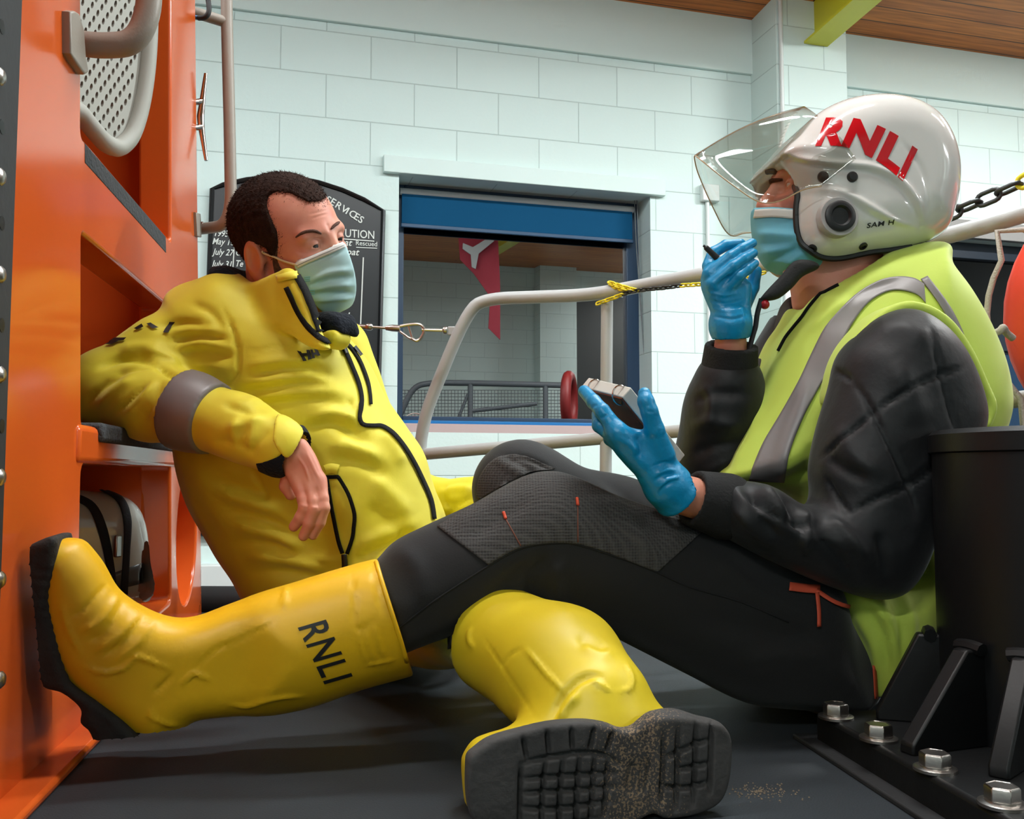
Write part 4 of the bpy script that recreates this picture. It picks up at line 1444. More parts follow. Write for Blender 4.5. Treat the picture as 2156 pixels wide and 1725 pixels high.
strk = [([(1648, 322), (1700, 336), (1760, 345), (1830, 350), (1890, 375), (1930, 420), (1948, 470)], .0045, 7),
        ([(1640, 334), (1700, 347), (1770, 357), (1840, 366), (1890, 395), (1925, 440), (1938, 490)], -.003, 7),
        ([(1712, 398), (1750, 400), (1790, 412), (1840, 440), (1880, 462), (1926, 476)], .0045, 7),
        ([(1710, 412), (1750, 414), (1790, 430), (1840, 458), (1880, 474)], -.002, 6),
        ([(1900, 300), (1935, 345), (1955, 400), (1958, 450)], -.002, 6)]
M_hel = mat('white_gloss_helmet', (216, 214, 210), rough=0.1, coat=0.6)
hlo, hhi = P(1590, 560, 1.38) - .02, P(1985, 215, 1.74) + .02
helm, sf_h = blob('helmet', hel, hlo, hhi, 0.003, M_hel, hm, strokes=strk, it=2)
M_trim = mat('black_helmet_trim', (22, 23, 25), rough=0.45)
trim_px = [(1610, 358), (1628, 357), (1650, 366), (1667, 386), (1675, 410), (1671, 440), (1674, 490), (1688, 523), (1712, 547), (1744, 555), (1782, 553), (1830, 543), (1880, 535), (1927, 525)]
tq = []
for x, y in spline(trim_px, 4):
    dx, dy = 1800 - x, 440 - y
    L = math.hypot(dx, dy)
    tq.append(sf_h.at(x + dx / L * (6 if x < 1690 else 13), y + dy / L * (6 if x < 1690 else 13), 0.001))
tq = np.array(tq)
for _ in range(2):
    tq[1:-1] = .25 * tq[:-2] + .5 * tq[1:-1] + .25 * tq[2:]
MB().tube(tq, 0.0054, 8).build('edge_trim', M_trim, helm, True)
def disc(sf, px, py, prof, m, name, parent, n=32):
    c = sf.at(px, py, 0)
    nn = norm(sf.at(px, py, .01) - c)
    if 'port' in name:
        nn = -hn
        c = c - hn * (.005 if name == 'ear_port' else .0045)
    return MB().lathe(c, nn, prof, n).build(name, m, parent, True)
k = 1.43 / F
disc(sf_h, 1764, 458, [(43 * k, -.014), (43 * k, .0), (41 * k, .002), (36 * k, .002)], mat('grey_ring', (176, 172, 170), rough=0.3), 'port_ring', helm, 40)
disc(sf_h, 1764, 458, [(33 * k, -.012), (33 * k, .006), (28 * k, .008), (22 * k, .008), (18 * k, .004), (.001, .004)], M_trim, 'ear_port', helm, 40)
for x, y, r in ((1733, 372, 11.5), (1794, 373, 11.5)):
    disc(sf_h, x, y, [(r * k, -.002), (r * k, .003), (r * .75 * k, .006), (.0005, .007)], M_trim, 'visor_stud', helm, 20)
for x, y, r in ((1711, 523, 10), (1817, 518, 9.5)):
    disc(sf_h, x, y, [(r * k, -.002), (r * k, .002), (r * .55 * k, .003), (r * .5 * k, .0005), (.0005, .0005)], M_trim, 'rivet', helm, 20)
# lettering on the helmet
v2, f2 = text2d('RNLI', 0.0, 0.055, sub=0.2, spacing=1.12)
W2 = v2[:, 0].max()
bl_ = spline([(1718, 304), (1780, 306), (1846, 334), (1903, 377)], 12)
bu_ = spline([(20, -52), (24, -52), (26, -54), (27, -58)], 12)
def hel_map(u, v):
    t = np.clip(u / W2, 0, 1) * (len(bl_) - 1)
    i = min(int(t), len(bl_) - 2)
    q = bl_[i] + (bl_[i + 1] - bl_[i]) * (t - i)
    w = bu_[i] + (bu_[i + 1] - bu_[i]) * (t - i)
    return tuple(q + w * v)
M_red = mat('red_lettering', (200, 16, 30), rough=0.15, coat=0.5)
sf_h.print2d('lettering', v2, f2, hel_map, M_red, helm, 0.001)
v2, f2 = text2d('SAM H', 0.0, 0.02, sub=0.4, spacing=1.1)
sf_h.print2d('name_lettering', v2, f2, quadpx((1824, 480), (57 / v2[:, 0].max(), -8 / v2[:, 0].max()), (2, -10)), M_ink, helm, 0.0008)
# visor: a clear curved sheet tipped up off the brow
M_visor = clear_mat('clear_visor', (238, 240, 238), 0.02, ior=1.42)
UB = [0, .2, .4, .6, .72, .86, 1]
VB = [(1460, 324, 0), (1482, 342, .020), (1525, 377, .045), (1601, 432, .085), (1648, 424, .112), (1690, 398, .132), (1730, 392, .139)]
UT = [0, .2, .4, .6, .8, 1]
VT = [(1690, 224, 0), (1698, 228, .035), (1716, 240, .070), (1742, 260, .102), (1772, 292, .128), (1802, 336, .139)]
nv, nu = 10, 56
v, f = [], []
for i in range(nu + 1):
    u = -1 + 2 * i / nu
    a = abs(u)
    b, tt = (HP(np.interp(a, U_, [q[0] for q in Q]), np.interp(a, U_, [q[1] for q in Q]), hA - hn * np.interp(a, U_, [q[2] for q in Q]), hn) for U_, Q in ((UB, VB), (UT, VT)))
    if u < 0:
        b, tt = b + hn * 2 * np.interp(a, UB, [q[2] for q in VB]), tt + hn * 2 * np.interp(a, UT, [q[2] for q in VT])
    for j in range(nv + 1):
        t = j / nv
        v.append(b * (1 - t) + tt * t + WZ * 0.012 * math.sin(math.pi * t) * (1 - a) ** 2)
va = np.array(v).reshape(nu + 1, nv + 1, 3)
for _ in range(3):
    va[1:-1] = .25 * va[:-2] + .5 * va[1:-1] + .25 * va[2:]
v = list(va.reshape(-1, 3))
for i in range(nu):
    for j in range(nv):
        a = i * (nv + 1) + j
        f.append((a, a + 1, a + nv + 2, a + nv + 1))
vis = mk('visor', v, f, M_visor, helm)
so = vis.modifiers.new('thickness', 'SOLIDIFY')
so.thickness = 0.0016
edge_v = [v[i * (nv + 1)] for i in range(nu + 1)]
MB().tube(np.array(edge_v), 0.0011, 6).build('visor_edge', mat('visor_edge', (204, 176, 140), rough=0.2), helm, True)
MB().tube(np.array([v[(nu // 2) * (nv + 1) + j] for j in range(nv + 1)]) + WZ * .0004, 0.0004, 6).build('visor_ridge', mat('visor_edge2', (204, 150, 96), rough=0.2), helm, True)
# chin cup and hanging strap
M_strap = mat('black_strap', (22, 23, 24), rough=0.7, bump=0.3, bscale=300)
cup = slab([(1722, 556), (1700, 548), (1670, 552), (1645, 580), (1620, 606), (1606, 622), (1598, 634), (1612, 634), (1640, 628), (1668, 606), (1690, 582), (1722, 566)], (1600, 1.47), (1720, 1.45), .012, .009, res=.0015)
blob('chin_strap', cup, P(1590, 645, 1.42) - .01, P(1735, 540, 1.52) + .01, 0.0022, M_strap, helm)
ribbon_px = [(1603, 628), (1594, 660), (1590, 688), (1585, 705), (1576, 740), (1571, 765)]
ra = [P(x - 5, y, 1.465) for x, y in spline(ribbon_px, 4)]
rb = [P(x + 5, y, 1.46) for x, y in spline(ribbon_px, 4)]
vv = ra + rb
n_ = len(ra)
st = mk('loose_strap', vv, [(i, i + 1, n_ + i + 1, n_ + i) for i in range(n_ - 1)], M_strap, helm)
st.modifiers.new('t', 'SOLIDIFY').thickness = 0.002
MB().lathe(P(1610, 641, 1.465), [0, -1, 0], [(.001, -.008), (.006, -.005), (.0078, 0), (.006, .005), (.001, .008)], 20).build('red_toggle', mat('red_toggle', (170, 24, 36), rough=0.4), helm, True)

# --- trousers
legL = slab([(792, 1182), (830, 1142), (900, 1106), (1000, 1060), (1085, 1012), (1145, 992), (1200, 1000), (1300, 1044), (1400, 1078), (1500, 1112), (1620, 1180), (1722, 1198), (1754, 1236), (1776, 1318), (1802, 1430), (1800, 1488), (1760, 1494), (1660, 1490), (1560, 1476), (1450, 1422), (1340, 1366), (1280, 1336), (1180, 1292), (1110, 1272), (1010, 1316), (920, 1346), (862, 1368), (800, 1392), (760, 1340), (740, 1250), (752, 1205)],
            (830, 1.275), (1800, 1.42), 0.086, 0.080)
legR = chain([P(1735, 1360, 1.62), P(1300, 1120, 1.54), P(1098, 1030, 1.50), P(1120, 1200, 1.58), P(1180, 1370, 1.72)], [.10, .078, .066, .062, .05], 0.05)
hips = U(0.06, ell(P(1725, 1375, 1.54), (.09, .16, .105)))
f_tr = INT(U(0.04, legL, U(0.06, legR, hips)), half((0, 0, 0.006), (0, 0, -1)))
def cutplane(a, b, keep):
    n = np.cross(ray(*a), ray(*b))
    n = norm(n)
    if n @ ray(*keep) > 0:
        n = -n
    return half(EYE, n)
f_tr = INT(f_tr, cutplane((780, 1178), (846, 1404), (1000, 1200)))
tr_folds = [([(1000, 1330), (1060, 1240), (1140, 1180)], -.006, 20), ([(1110, 1270), (1120, 1220), (1150, 1170)], -.008, 14), ([(1180, 1290), (1170, 1230), (1180, 1180)], .006, 16),
            ([(1230, 1010), (1290, 1060), (1340, 1120), (1380, 1180)], .005, 18), ([(1260, 1000), (1330, 1060), (1400, 1130)], -.004, 14), ([(1330, 1050), (1400, 1110), (1440, 1150)], .004, 16),
            ([(950, 1110), (1010, 1080), (1080, 1040)], .004, 16), ([(980, 1140), (1060, 1090), (1120, 1050)], -.003, 14),
            ([(1500, 1160), (1600, 1250), (1700, 1300)], .005, 22), ([(1450, 1300), (1600, 1330), (1750, 1350)], -.005, 26), ([(1560, 1400), (1650, 1380), (1760, 1390)], .005, 20),
            ([(840, 1150), (880, 1200), (900, 1280)], .004, 20), ([(1060, 960), (1100, 980), (1130, 1000)], -.005, 6), ([(1080, 958), (1120, 972), (1160, 990)], -.005, 6), ([(1040, 966), (1080, 990), (1110, 1010)], .004, 7)]
M_tr = mat('black_work_trousers', (11, 12, 13), rough=0.85, bump=0.3, bscale=400, bdist=0.0008, sheen=0.1)
trs, sf_t = blob('trousers', f_tr, [-0.22, 1.12, -0.02], [0.80, 1.82, 0.45], 0.0065, M_tr, hm, strokes=tr_folds, it=2)
M_knee = mat('grey_waffle_panel', (54, 54, 54), rough=0.85)
nt = M_knee.node_tree
tc_ = nt.nodes.new('ShaderNodeTexCoord')
ck = nt.nodes.new('ShaderNodeTexVoronoi')
ck.inputs['Scale'].default_value = 260
ck.inputs['Randomness'].default_value = 0.15
nt.links.new(tc_.outputs['Object'], ck.inputs['Vector'])
cr_ = nt.nodes.new('ShaderNodeValToRGB')
cr_.color_ramp.elements[0].color = lin((24, 24, 25))
cr_.color_ramp.elements[1].color = lin((70, 68, 66))
cr_.color_ramp.elements[1].position = 0.75
nt.links.new(ck.outputs['Distance'], cr_.inputs['Fac'])
nt.links.new(cr_.outputs['Color'], nt.nodes['Principled BSDF'].inputs['Base Color'])
bp_ = nt.nodes.new('ShaderNodeBump')
bp_.inputs['Distance'].default_value = 0.002
bp_.inputs['Strength'].default_value = 0.6
nt.links.new(ck.outputs['Distance'], bp_.inputs['Height'])
nt.links.new(bp_.outputs[0], nt.nodes['Principled BSDF'].inputs['Normal'])
kp = [(920, 1106), (1000, 1058), (1085, 1010), (1145, 992), (1200, 1000), (1300, 1044), (1400, 1078), (1470, 1102), (1478, 1116)]
kb = [(1028, 1190), (1080, 1160), (1120, 1148), (1170, 1143), (1215, 1146), (1260, 1158), (1310, 1176), (1350, 1192), (1384, 1204)]
sf_t.patch('knee_panel', [(x + 1, y + 4) for x, y in kp], kb, M_knee, trs, n=70, k=26, off=0.0016)
# the other knee's panel lies on the leg behind
kp2 = [(1005, 1046), (1010, 1010), (1026, 982), (1050, 964), (1080, 958), (1110, 962), (1140, 975), (1168, 988)]
kb2 = [(1012, 1052), (1024, 1044), (1042, 1034), (1060, 1024), (1080, 1013), (1102, 1002), (1124, 994), (1160, 991)]
sf_t.patch('knee_panel', kp2, kb2, M_knee, trs, n=40, k=14, off=0.0016)
M_seam = mat('dark_seam', (16, 17, 18), rough=0.9)
sf_t.seam('side_seam', [(830, 1330), (900, 1275), (960, 1235), (1028, 1192), (1080, 1162), (1120, 1149), (1170, 1144), (1215, 1147), (1310, 1177), (1384, 1206), (1450, 1236), (1560, 1268), (1660, 1310)], 0.0012, M_seam, trs)
M_oz = mat('orange_bar_tack', (206, 74, 40), rough=0.6)
M_br = mat('rust_stitching', (112, 62, 44), rough=0.7)
for a, b, c in (((1060, 1080), (1066, 1096), (1096, 1150)), ((1213, 1051), (1215, 1066), (1216, 1142))):
    sf_t.seam('bar_tack', [a, b], 0.0022, M_oz, trs, off=0.003)
    sf_t.seam('pocket_stitch', [b, c], 0.0009, M_br, trs, off=0.0022)
# --- vest: a hi-vis body over a black quilted jacket
vest_px = [(1690, 655), (1740, 612), (1800, 570), (1870, 545), (1938, 534), (1950, 566), (1990, 620), (2030, 690), (2062, 770), (2076, 850), (2066, 910), (2030, 1000), (1990, 1090), (1962, 1190), (1945, 1300), (1900, 1380), (1846, 1468), (1822, 1400), (1790, 1290), (1740, 1200), (1690, 1110), (1640, 1040), (1560, 1030), (1494, 1010), (1520, 960), (1552, 900), (1586, 820), (1622, 740), (1650, 690)]
vest_f = slab(vest_px, (1560, 1.53), (2070, 1.57), 0.165, 0.13)
collar = slab([(1690, 650), (1735, 610), (1800, 567), (1870, 543), (1938, 532), (1946, 560), (1900, 590), (1830, 640), (1760, 690), (1710, 720)], (1690, 1.50), (1940, 1.55), 0.085, 0.04)
neckhole = U(0.03, cone(P(1752, 560, 1.545), P(1776, 700, 1.56), .085, .066))
skirt = slab([(1786, 1250), (1850, 1250), (1900, 1225), (1930, 1175), (1966, 1160), (1968, 1290), (1936, 1340), (1904, 1392), (1848, 1470), (1834, 1420), (1812, 1345)], (1786, 1.375), (1960, 1.44), .05, .04)
f_vest = SUB(U(0.03, vest_f, collar, skirt), neckhole, 0.01)
f_vest = SUB(f_vest, region([(1560, 400), (1700, 560), (1720, 610), (1688, 655), (1650, 640), (1560, 640)], 0), 0.004)
vest_fold = [([(1700, 780), (1690, 850), (1660, 930), (1640, 1000)], .007, 18), ([(1740, 860), (1720, 930), (1680, 1000)], -.006, 16), ([(1620, 990), (1680, 970), (1720, 960)], .007, 14), ([(1640, 1020), (1690, 1000), (1725, 1000)], -.005, 10),
             ([(1600, 850), (1580, 920), (1540, 990)], .005, 16), ([(1560, 900), (1540, 950), (1520, 1000)], -.004, 12), ([(1800, 1290), (1840, 1360), (1850, 1440)], .005, 10), ([(1850, 1270), (1880, 1340), (1885, 1400)], .005, 10), ([(1895, 1240), (1920, 1310), (1910, 1380)], .005, 10),
             ([(1828, 1280), (1862, 1350), (1868, 1420)], -.0045, 9), ([(1875, 1250), (1900, 1330), (1900, 1390)], -.0045, 9), ([(1900, 1190), (1930, 1200), (1955, 1215)], -.006, 8), ([(1760, 640), (1830, 610), (1900, 590)], -.004, 12), ([(1700, 700), (1760, 650), (1800, 620)], .004, 10)]
vest, sf_v = blob('hi_vis_vest', f_vest, [0.26, 1.30, 0.02], [0.86, 1.80, 0.75], 0.0055, M_hivis, hm, strokes=vest_fold, it=2)
sf_v.patch('reflective_band', [(1945, 600), (1925, 588), (1890, 584), (1850, 592), (1800, 622), (1745, 680), (1710, 745), (1680, 810), (1640, 880), (1610, 930), (1590, 975), (1576, 1010)], [(1948, 640), (1930, 622), (1895, 613), (1862, 618), (1822, 645), (1785, 700), (1758, 760), (1720, 825), (1695, 870), (1666, 940), (1655, 985), (1650, 1014)], M_reflect, vest, n=50, k=10, off=0.0022)
sf_v.patch('reflective_band', [(1938, 590), (1975, 640), (2005, 695), (2030, 750)], [(1952, 583), (1992, 636), (2022, 692), (2042, 748)], M_reflect, vest, n=20, k=5, off=0.0022)
sf_v.patch('reflective_hem', [(1502, 985), (1530, 1012), (1580, 1024)], [(1494, 1008), (1520, 1030), (1580, 1050)], M_reflect, vest, n=12, k=4, off=0.0022)
sf_v.seam('vest_zip', [(1762, 592), (1736, 612), (1706, 645), (1690, 668), (1672, 690), (1655, 712), (1640, 740)], 0.003, M_zip, vest)
# --- black quilted sleeves
M_bomb = mat('black_quilted_nylon', (18, 20, 23), rough=0.55, spec=0.35, bump=0.25, bscale=45, bdist=0.004, sheen=0.1)
slL = slab([(1772, 752), (1800, 712), (1850, 668), (1905, 652), (1962, 682), (2010, 740), (2044, 820), (2054, 890), (2030, 960), (1990, 1030), (1962, 1100), (1930, 1190), (1892, 1246), (1842, 1262), (1760, 1240), (1660, 1198), (1570, 1154), (1512, 1116), (1500, 1060), (1516, 1018), (1560, 1012), (1620, 1024), (1680, 1060), (1716, 1052), (1716, 980), (1732, 900), (1756, 820)],
           (1510, 1.30), (2000, 1.36), 0.078, 0.074)
q_f = []
for l in ([(1793, 800), (1839, 870), (1911, 1022), (1930, 1090)], [(1839, 870), (1930, 810), (2033, 773)], [(1839, 870), (1780, 920), (1726, 965)], [(1785, 1082), (1850, 1050), (1911, 1022), (1960, 988), (2000, 950)], [(1739, 1006), (1765, 1050), (1790, 1082)], [(1757, 778), (1793, 800)], [(1960, 690), (1975, 760), (2000, 860), (2020, 930)]):
    q_f.append((l, -.006, 5))
q_f += [([(1560, 1020), (1600, 1060), (1660, 1100), (1720, 1110)], -.010, 12), ([(1600, 1020), (1640, 1070), (1660, 1120)], .010, 12), ([(1640, 1040), (1680, 1090), (1700, 1140)], -.008, 10), ([(1690, 1070), (1700, 1120), (1690, 1170)], .009, 12),
        ([(1740, 1090), (1790, 1130), (1830, 1190)], .008, 14), ([(1720, 1120), (1760, 1170), (1800, 1220)], -.008, 12), ([(1850, 1120), (1860, 1180), (1866, 1220)], -.007, 12), ([(1540, 1060), (1580, 1110), (1640, 1150)], .006, 12), ([(1580, 1030), (1600, 1090), (1640, 1130)], -.006, 9),
        ([(1760, 900), (1800, 960), (1860, 1000)], .005, 22), ([(1880, 760), (1920, 830), (1940, 900)], .006, 26), ([(1830, 700), (1900, 690), (1960, 730)], .006, 22), ([(1740, 960), (1780, 990), (1830, 1010)], -.006, 12)]
lsl, sf_s = blob('left_sleeve', slL, [0.24, 1.18, 0.14], [0.70, 1.48, 0.66], 0.005, M_bomb, hm, strokes=q_f, it=2)
slR = chain([P(1690, 720, 1.66), P(1560, 930, 1.58), P(1515, 955, 1.55), P(1528, 860, 1.52), P(1535, 800, 1.50)], [.07, .064, .062, .058, .05], 0.04)
rsl, sf_r = blob('right_sleeve', slR, [0.24, 1.40, 0.28], [0.62, 1.80, 0.62], 0.005, M_bomb, hm, strokes=[([(1460, 850), (1500, 830), (1570, 830)], -.005, 10), ([(1455, 900), (1500, 890), (1560, 900)], .005, 14), ([(1460, 960), (1500, 940), (1560, 930)], -.005, 12), ([(1480, 1000), (1520, 980), (1560, 960)], .004, 12), ([(1480, 810), (1500, 850), (1490, 900)], .005, 12)], it=2)
M_rib = mat('black_ribbed_cuff', (20, 21, 22), rough=0.9, bump=0.6, bscale=250)
cufL = SUB(cone(P(1448, 1046, 1.283), P(1525, 1066, 1.305), .0365, .046), cone(P(1380, 1028, 1.27), P(1462, 1050, 1.286), .029, .029), .004)
cufL = INT(cufL, half(P(1457, 1049, 1.285), P(1436, 1042, 1.28) - P(1520, 1066, 1.30)))
blob('left_cuff', cufL, P(1420, 1130, 1.2) - .02, P(1560, 980, 1.38) + .02, 0.0035, M_rib, hm)
cA, cB = P(1540, 726, 1.48), P(1532, 812, 1.505)
cufR = SUB(cone(cA, cB, .041, .047), cone(P(1541, 690, 1.47), P(1538, 752, 1.485), .031, .029), .004)
cufR = INT(cufR, half(cA, cA - cB))
blob('right_cuff', cufR, np.minimum(cA, cB) - .06, np.maximum(cA, cB) + .06, 0.0035, M_rib, hm)
# jacket collar and shoulders under the vest
jc = SUB(U(0.03, slab([(1655, 640), (1680, 618), (1700, 640), (1690, 680), (1650, 730), (1622, 770), (1600, 800), (1580, 860), (1545, 920), (1560, 800), (1620, 730), (1640, 690)], (1560, 1.585), (1700, 1.60), .05, .03)), neckhole, .005)
blob('jacket_front', jc, P(1530, 940, 1.45) - .02, P(1720, 600, 1.75) + .02, 0.005, mat('charcoal_lining', (60, 58, 58), rough=0.9, bump=0.4, bscale=200), hm)
for l in ([(1772, 750), (1800, 708), (1850, 662), (1905, 646), (1964, 676), (2012, 735), (2048, 815), (2060, 880), (2040, 905)],):
    q = np.array([sf_v.at(x, y, 0.004) for x, y in spline(l, 5)])
hem = slab([(1740, 840), (1756, 764), (1790, 706), (1846, 656), (1905, 640), (1972, 668), (2022, 730), (2062, 815), (2078, 860), (2062, 905), (2048, 905), (2056, 860), (2040, 810), (2004, 742), (1958, 690), (1905, 664), (1854, 680), (1806, 722), (1778, 770), (1756, 845)], (1730, 1.36), (2070, 1.385), .030, .006, res=.002)
hm_e, sf_e = blob('armhole_edge', hem, P(1700, 990, 1.25) - .02, P(2090, 630, 1.45) + .02, 0.0032, M_hivis, vest)
# orange tabs at the hip
sf_tabs = sf_t
tab = MB()
q = [P(1660, 1236, 1.27), P(1718, 1240, 1.275), P(1718, 1252, 1.275), P(1660, 1248, 1.27)]
M_or = mat('orange_pull_tab', (196, 76, 48), rough=0.7)
def strip(name, pts, w, d, parent, m):
    p = spline(pts, 4) if len(pts) > 2 else np.asarray(pts, float)
    v, f = [], []
    for i, (x, y) in enumerate(p):
        t = p[min(i + 1, len(p) - 1)] - p[max(i - 1, 0)]
        t = t / np.linalg.norm(t)
        for s in (-1, 1):
            v.append(P(x - t[1] * s * w / 2, y + t[0] * s * w / 2, d))
    for i in range(len(p) - 1):
        f.append((2 * i, 2 * i + 1, 2 * i + 3, 2 * i + 2))
    o = mk(name, v, f, m, parent)
    o.modifiers.new('t', 'SOLIDIFY').thickness = 0.0025
    return o
def on_strip(sf, name, pts, w, parent, m, off=0.003):
    p = spline(pts, 4) if len(pts) > 2 else np.array([np.asarray(pts[0]) * (1 - t) + np.asarray(pts[1]) * t for t in np.linspace(0, 1, 6)])
    A_, B_ = [], []
    for i in range(len(p)):
        t = p[min(i + 1, len(p) - 1)] - p[max(i - 1, 0)]
        t = t / np.linalg.norm(t)
        A_.append((p[i][0] - t[1] * w / 2, p[i][1] + t[0] * w / 2))
        B_.append((p[i][0] + t[1] * w / 2, p[i][1] - t[0] * w / 2))
    return sf.patch(name, A_, B_, m, parent, n=max(8, len(p)), k=3, off=off)
on_strip(sf_t, 'waist_tab', [(1659, 1238), (1690, 1242), (1724, 1244)], 17, trs, M_or, .004)
on_strip(sf_t, 'waist_cord', [(1716, 1246), (1755, 1270), (1802, 1284)], 8, trs, M_or, .004)
on_strip(sf_t, 'zip_pull', [(1716, 1252), (1719, 1285), (1720, 1318)], 8, trs, M_or, .006)
on_strip(sf_t, 'zip_pull', [(1832, 1402), (1834, 1430), (1836, 1470)], 7, trs, M_or, .006)
# ---------------------------------------------------------------- gloves, pad and pen
gp = slab([(1396, 1052), (1436, 1006), (1420, 968), (1400, 930), (1380, 902), (1348, 905), (1318, 898), (1296, 888), (1278, 908), (1290, 940), (1316, 974), (1350, 1010), (1376, 1040)], (1280, 1.225), (1430, 1.268), .019, .017, res=.0015)
def fing(pts, rads):
    return U(0.003, *[cone(pts[i], pts[i + 1], rads[i], rads[i + 1]) for i in range(len(pts) - 1)])
gl = U(0.007, gp, U(.002,
       fing([P(1304, 914, 1.226), P(1268, 866, 1.236), P(1250, 846, 1.254), P(1230, 824, 1.280)], [.0120, .0102, .0096, .0084]),
       fing([P(1296, 922, 1.24), P(1262, 896, 1.252), P(1258, 872, 1.28)], [.0108, .0096, .0082]),
       fing([P(1312, 944, 1.25), P(1285, 924, 1.268), P(1280, 896, 1.292)], [.0108, .0092, .0078]),
       fing([P(1335, 968, 1.255), P(1310, 950, 1.278), P(1306, 920, 1.295)], [.010, .0085, .0075])),
       fing([P(1392, 958, 1.246), P(1378, 905, 1.230), P(1367, 866, 1.222), P(1360, 846, 1.222), P(1357, 830, 1.226)], [.018, .0128, .0112, .0108, .0088]))
cA, cB = P(1402, 1020, 1.262), P(1424, 1040, 1.272)
gl = U(0.008, gl, cone(P(1385, 1000, 1.255), cA, .025, .030), cone(cA, cB, .030, .0345))
gl = SUB(gl, cone(P(1412, 1030, 1.268), P(1480, 1056, 1.29), .0295, .036), .002)
gl = INT(gl, half(P(1428, 1044, 1.274), cB - cA))
gf = [([(1372, 985), (1395, 975), (1414, 976)], -.002, 4), ([(1380, 1000), (1405, 990), (1425, 992)], .002, 4), ([(1376, 1015), (1396, 1002), (1425, 1000)], -.002, 4), ([(1385, 1030), (1404, 1012), (1432, 1004)], .0025, 4), ([(1384, 1045), (1400, 1024), (1420, 1014)], -.002, 4),
      ([(1340, 912), (1352, 940), (1352, 970)], -.004, 10), ([(1300, 925), (1330, 940), (1340, 960)], .002, 8), ([(1245, 858), (1258, 852)], -.0012, 3), ([(1264, 882), (1280, 872)], -.0015, 3), ([(1360, 866), (1378, 868)], -.001, 3)]
blob('left_glove', gl, P(1215, 1080, 1.15) - .015, P(1460, 800, 1.33) + .02, 0.0017, M_glove, hm, strokes=gf)

gp = slab([(1508, 704), (1500, 660), (1486, 625), (1478, 598), (1482, 570), (1496, 552), (1524, 560), (1556, 580), (1578, 600), (1577, 640), (1574, 704)], (1480, 1.455), (1580, 1.47), .021, .019, res=.0015)
gr_ = U(0.006, gp, U(.0015,
        fing([P(1494, 576, 1.45), P(1538, 541, 1.444), P(1562, 525, 1.446), P(1584, 512, 1.452)], [.0112, .0092, .0087, .0074]),
        fing([P(1502, 598, 1.445), P(1544, 561, 1.436), P(1566, 546, 1.438), P(1586, 533, 1.446)], [.0112, .0090, .0085, .0072]),
        fing([P(1522, 614, 1.45), P(1556, 582, 1.437), P(1574, 567, 1.439), P(1589, 555, 1.446)], [.0108, .0086, .0080, .0068]),
        fing([P(1492, 560, 1.47), P(1502, 532, 1.478), P(1528, 517, 1.482), P(1560, 513, 1.478)], [.0105, .0092, .0088, .0076]),
        fing([P(1562, 650, 1.475), P(1584, 606, 1.488), P(1592, 572, 1.484)], [.013, .0108, .009])))
cA, cB = P(1538, 680, 1.465), P(1540, 710, 1.472)
gr_ = U(0.006, gr_, cone(P(1538, 682, 1.466), cA, .026, .029), cone(cA, cB, .0285, .0275), cone(P(1537, 684, 1.466), P(1537, 688, 1.467), .0325, .0325))
gr_ = SUB(gr_, cone(P(1539, 696, 1.468), P(1538, 760, 1.48), .0255, .03), .003)
gr_ = INT(gr_, half(P(1541, 712, 1.472), cB - cA))
gf = [([(1486, 612), (1520, 622), (1560, 616)], .0018, 4), ([(1490, 632), (1530, 640), (1570, 630)], -.0018, 4), ([(1496, 650), (1530, 655), (1572, 650)], .0016, 4), ([(1500, 665), (1540, 672), (1574, 664)], -.0018, 4), ([(1510, 605), (1525, 590), (1540, 580)], -.003, 5), ([(1556, 640), (1566, 670), (1568, 690)], .002, 4)]
blob('right_glove', gr_, P(1465, 725, 1.40) - .015, P(1605, 500, 1.53) + .015, 0.0017, M_glove, hm, strokes=gf)

pen = empty('marker_pen', 'black tipped marker pen held between gloved fingers beside the blue mask', 'pen')
pp = [P(1481, 517, 1.447), P(1486, 521, 1.448), P(1510, 544, 1.452), P(1517, 550, 1.453), P(1560, 592, 1.463)]
MB().tube([pp[0], pp[1] * .6 + pp[0] * .4, pp[1], pp[2]], [.0018, .0022, .0042, .0052], 14).build('pen_cap', M_ink, pen, True)
MB().tube([pp[2], pp[3], pp[4]], [.0054, .0054, .0056], 14).build('pen_barrel', mat('grey_barrel', (150, 158, 160), rough=0.3), pen, True)

pad = empty('ring_bound_notepad', 'thick ring bound notepad with a dark printed cover held in a blue glove', 'notepad')
A_, B_, E_ = P(1222, 816, 1.318), P(1310, 838, 1.238), P(1437, 984, 1.303)
wv_ = B_ - A_
lv = E_ - B_
lv = lv - wv_ * (lv @ wv_) / (wv_ @ wv_)
tv = norm(np.cross(lv, wv_))
if tv @ (A_ - EYE) < 0:
    tv = -tv
c0 = A_ + wv_ / 2 + lv / 2
th = .018
MB().box(c0 + tv * (th / 2 + .001), wv_ / 2, lv / 2, tv * th / 2).build('page_block', mat('white_pages', (206, 204, 194), rough=0.5), pad, bevel=0.0015)
M_cov = mat('dark_printed_cover', (48, 34, 38), rough=0.2, var=0.5, vscale=38, col2=(120, 62, 40))
MB().box(c0 - tv * .0005, wv_ / 2 * .97, lv / 2 * .985, tv * .0007).build('cover', M_cov, pad)
for u in (.28, .86):
    q = A_ + wv_ * u + lv * .06
    a, b = norm(lv), tv
    MB().tube([q + tv * .006 + (-a * math.cos(t) * .014 + b * math.sin(t) * .012) - a * .004 for t in np.linspace(0, 2 * math.pi, 25)[:-1]], .0013, 8, True).build('binder_ring', M_chrome, pad, True)

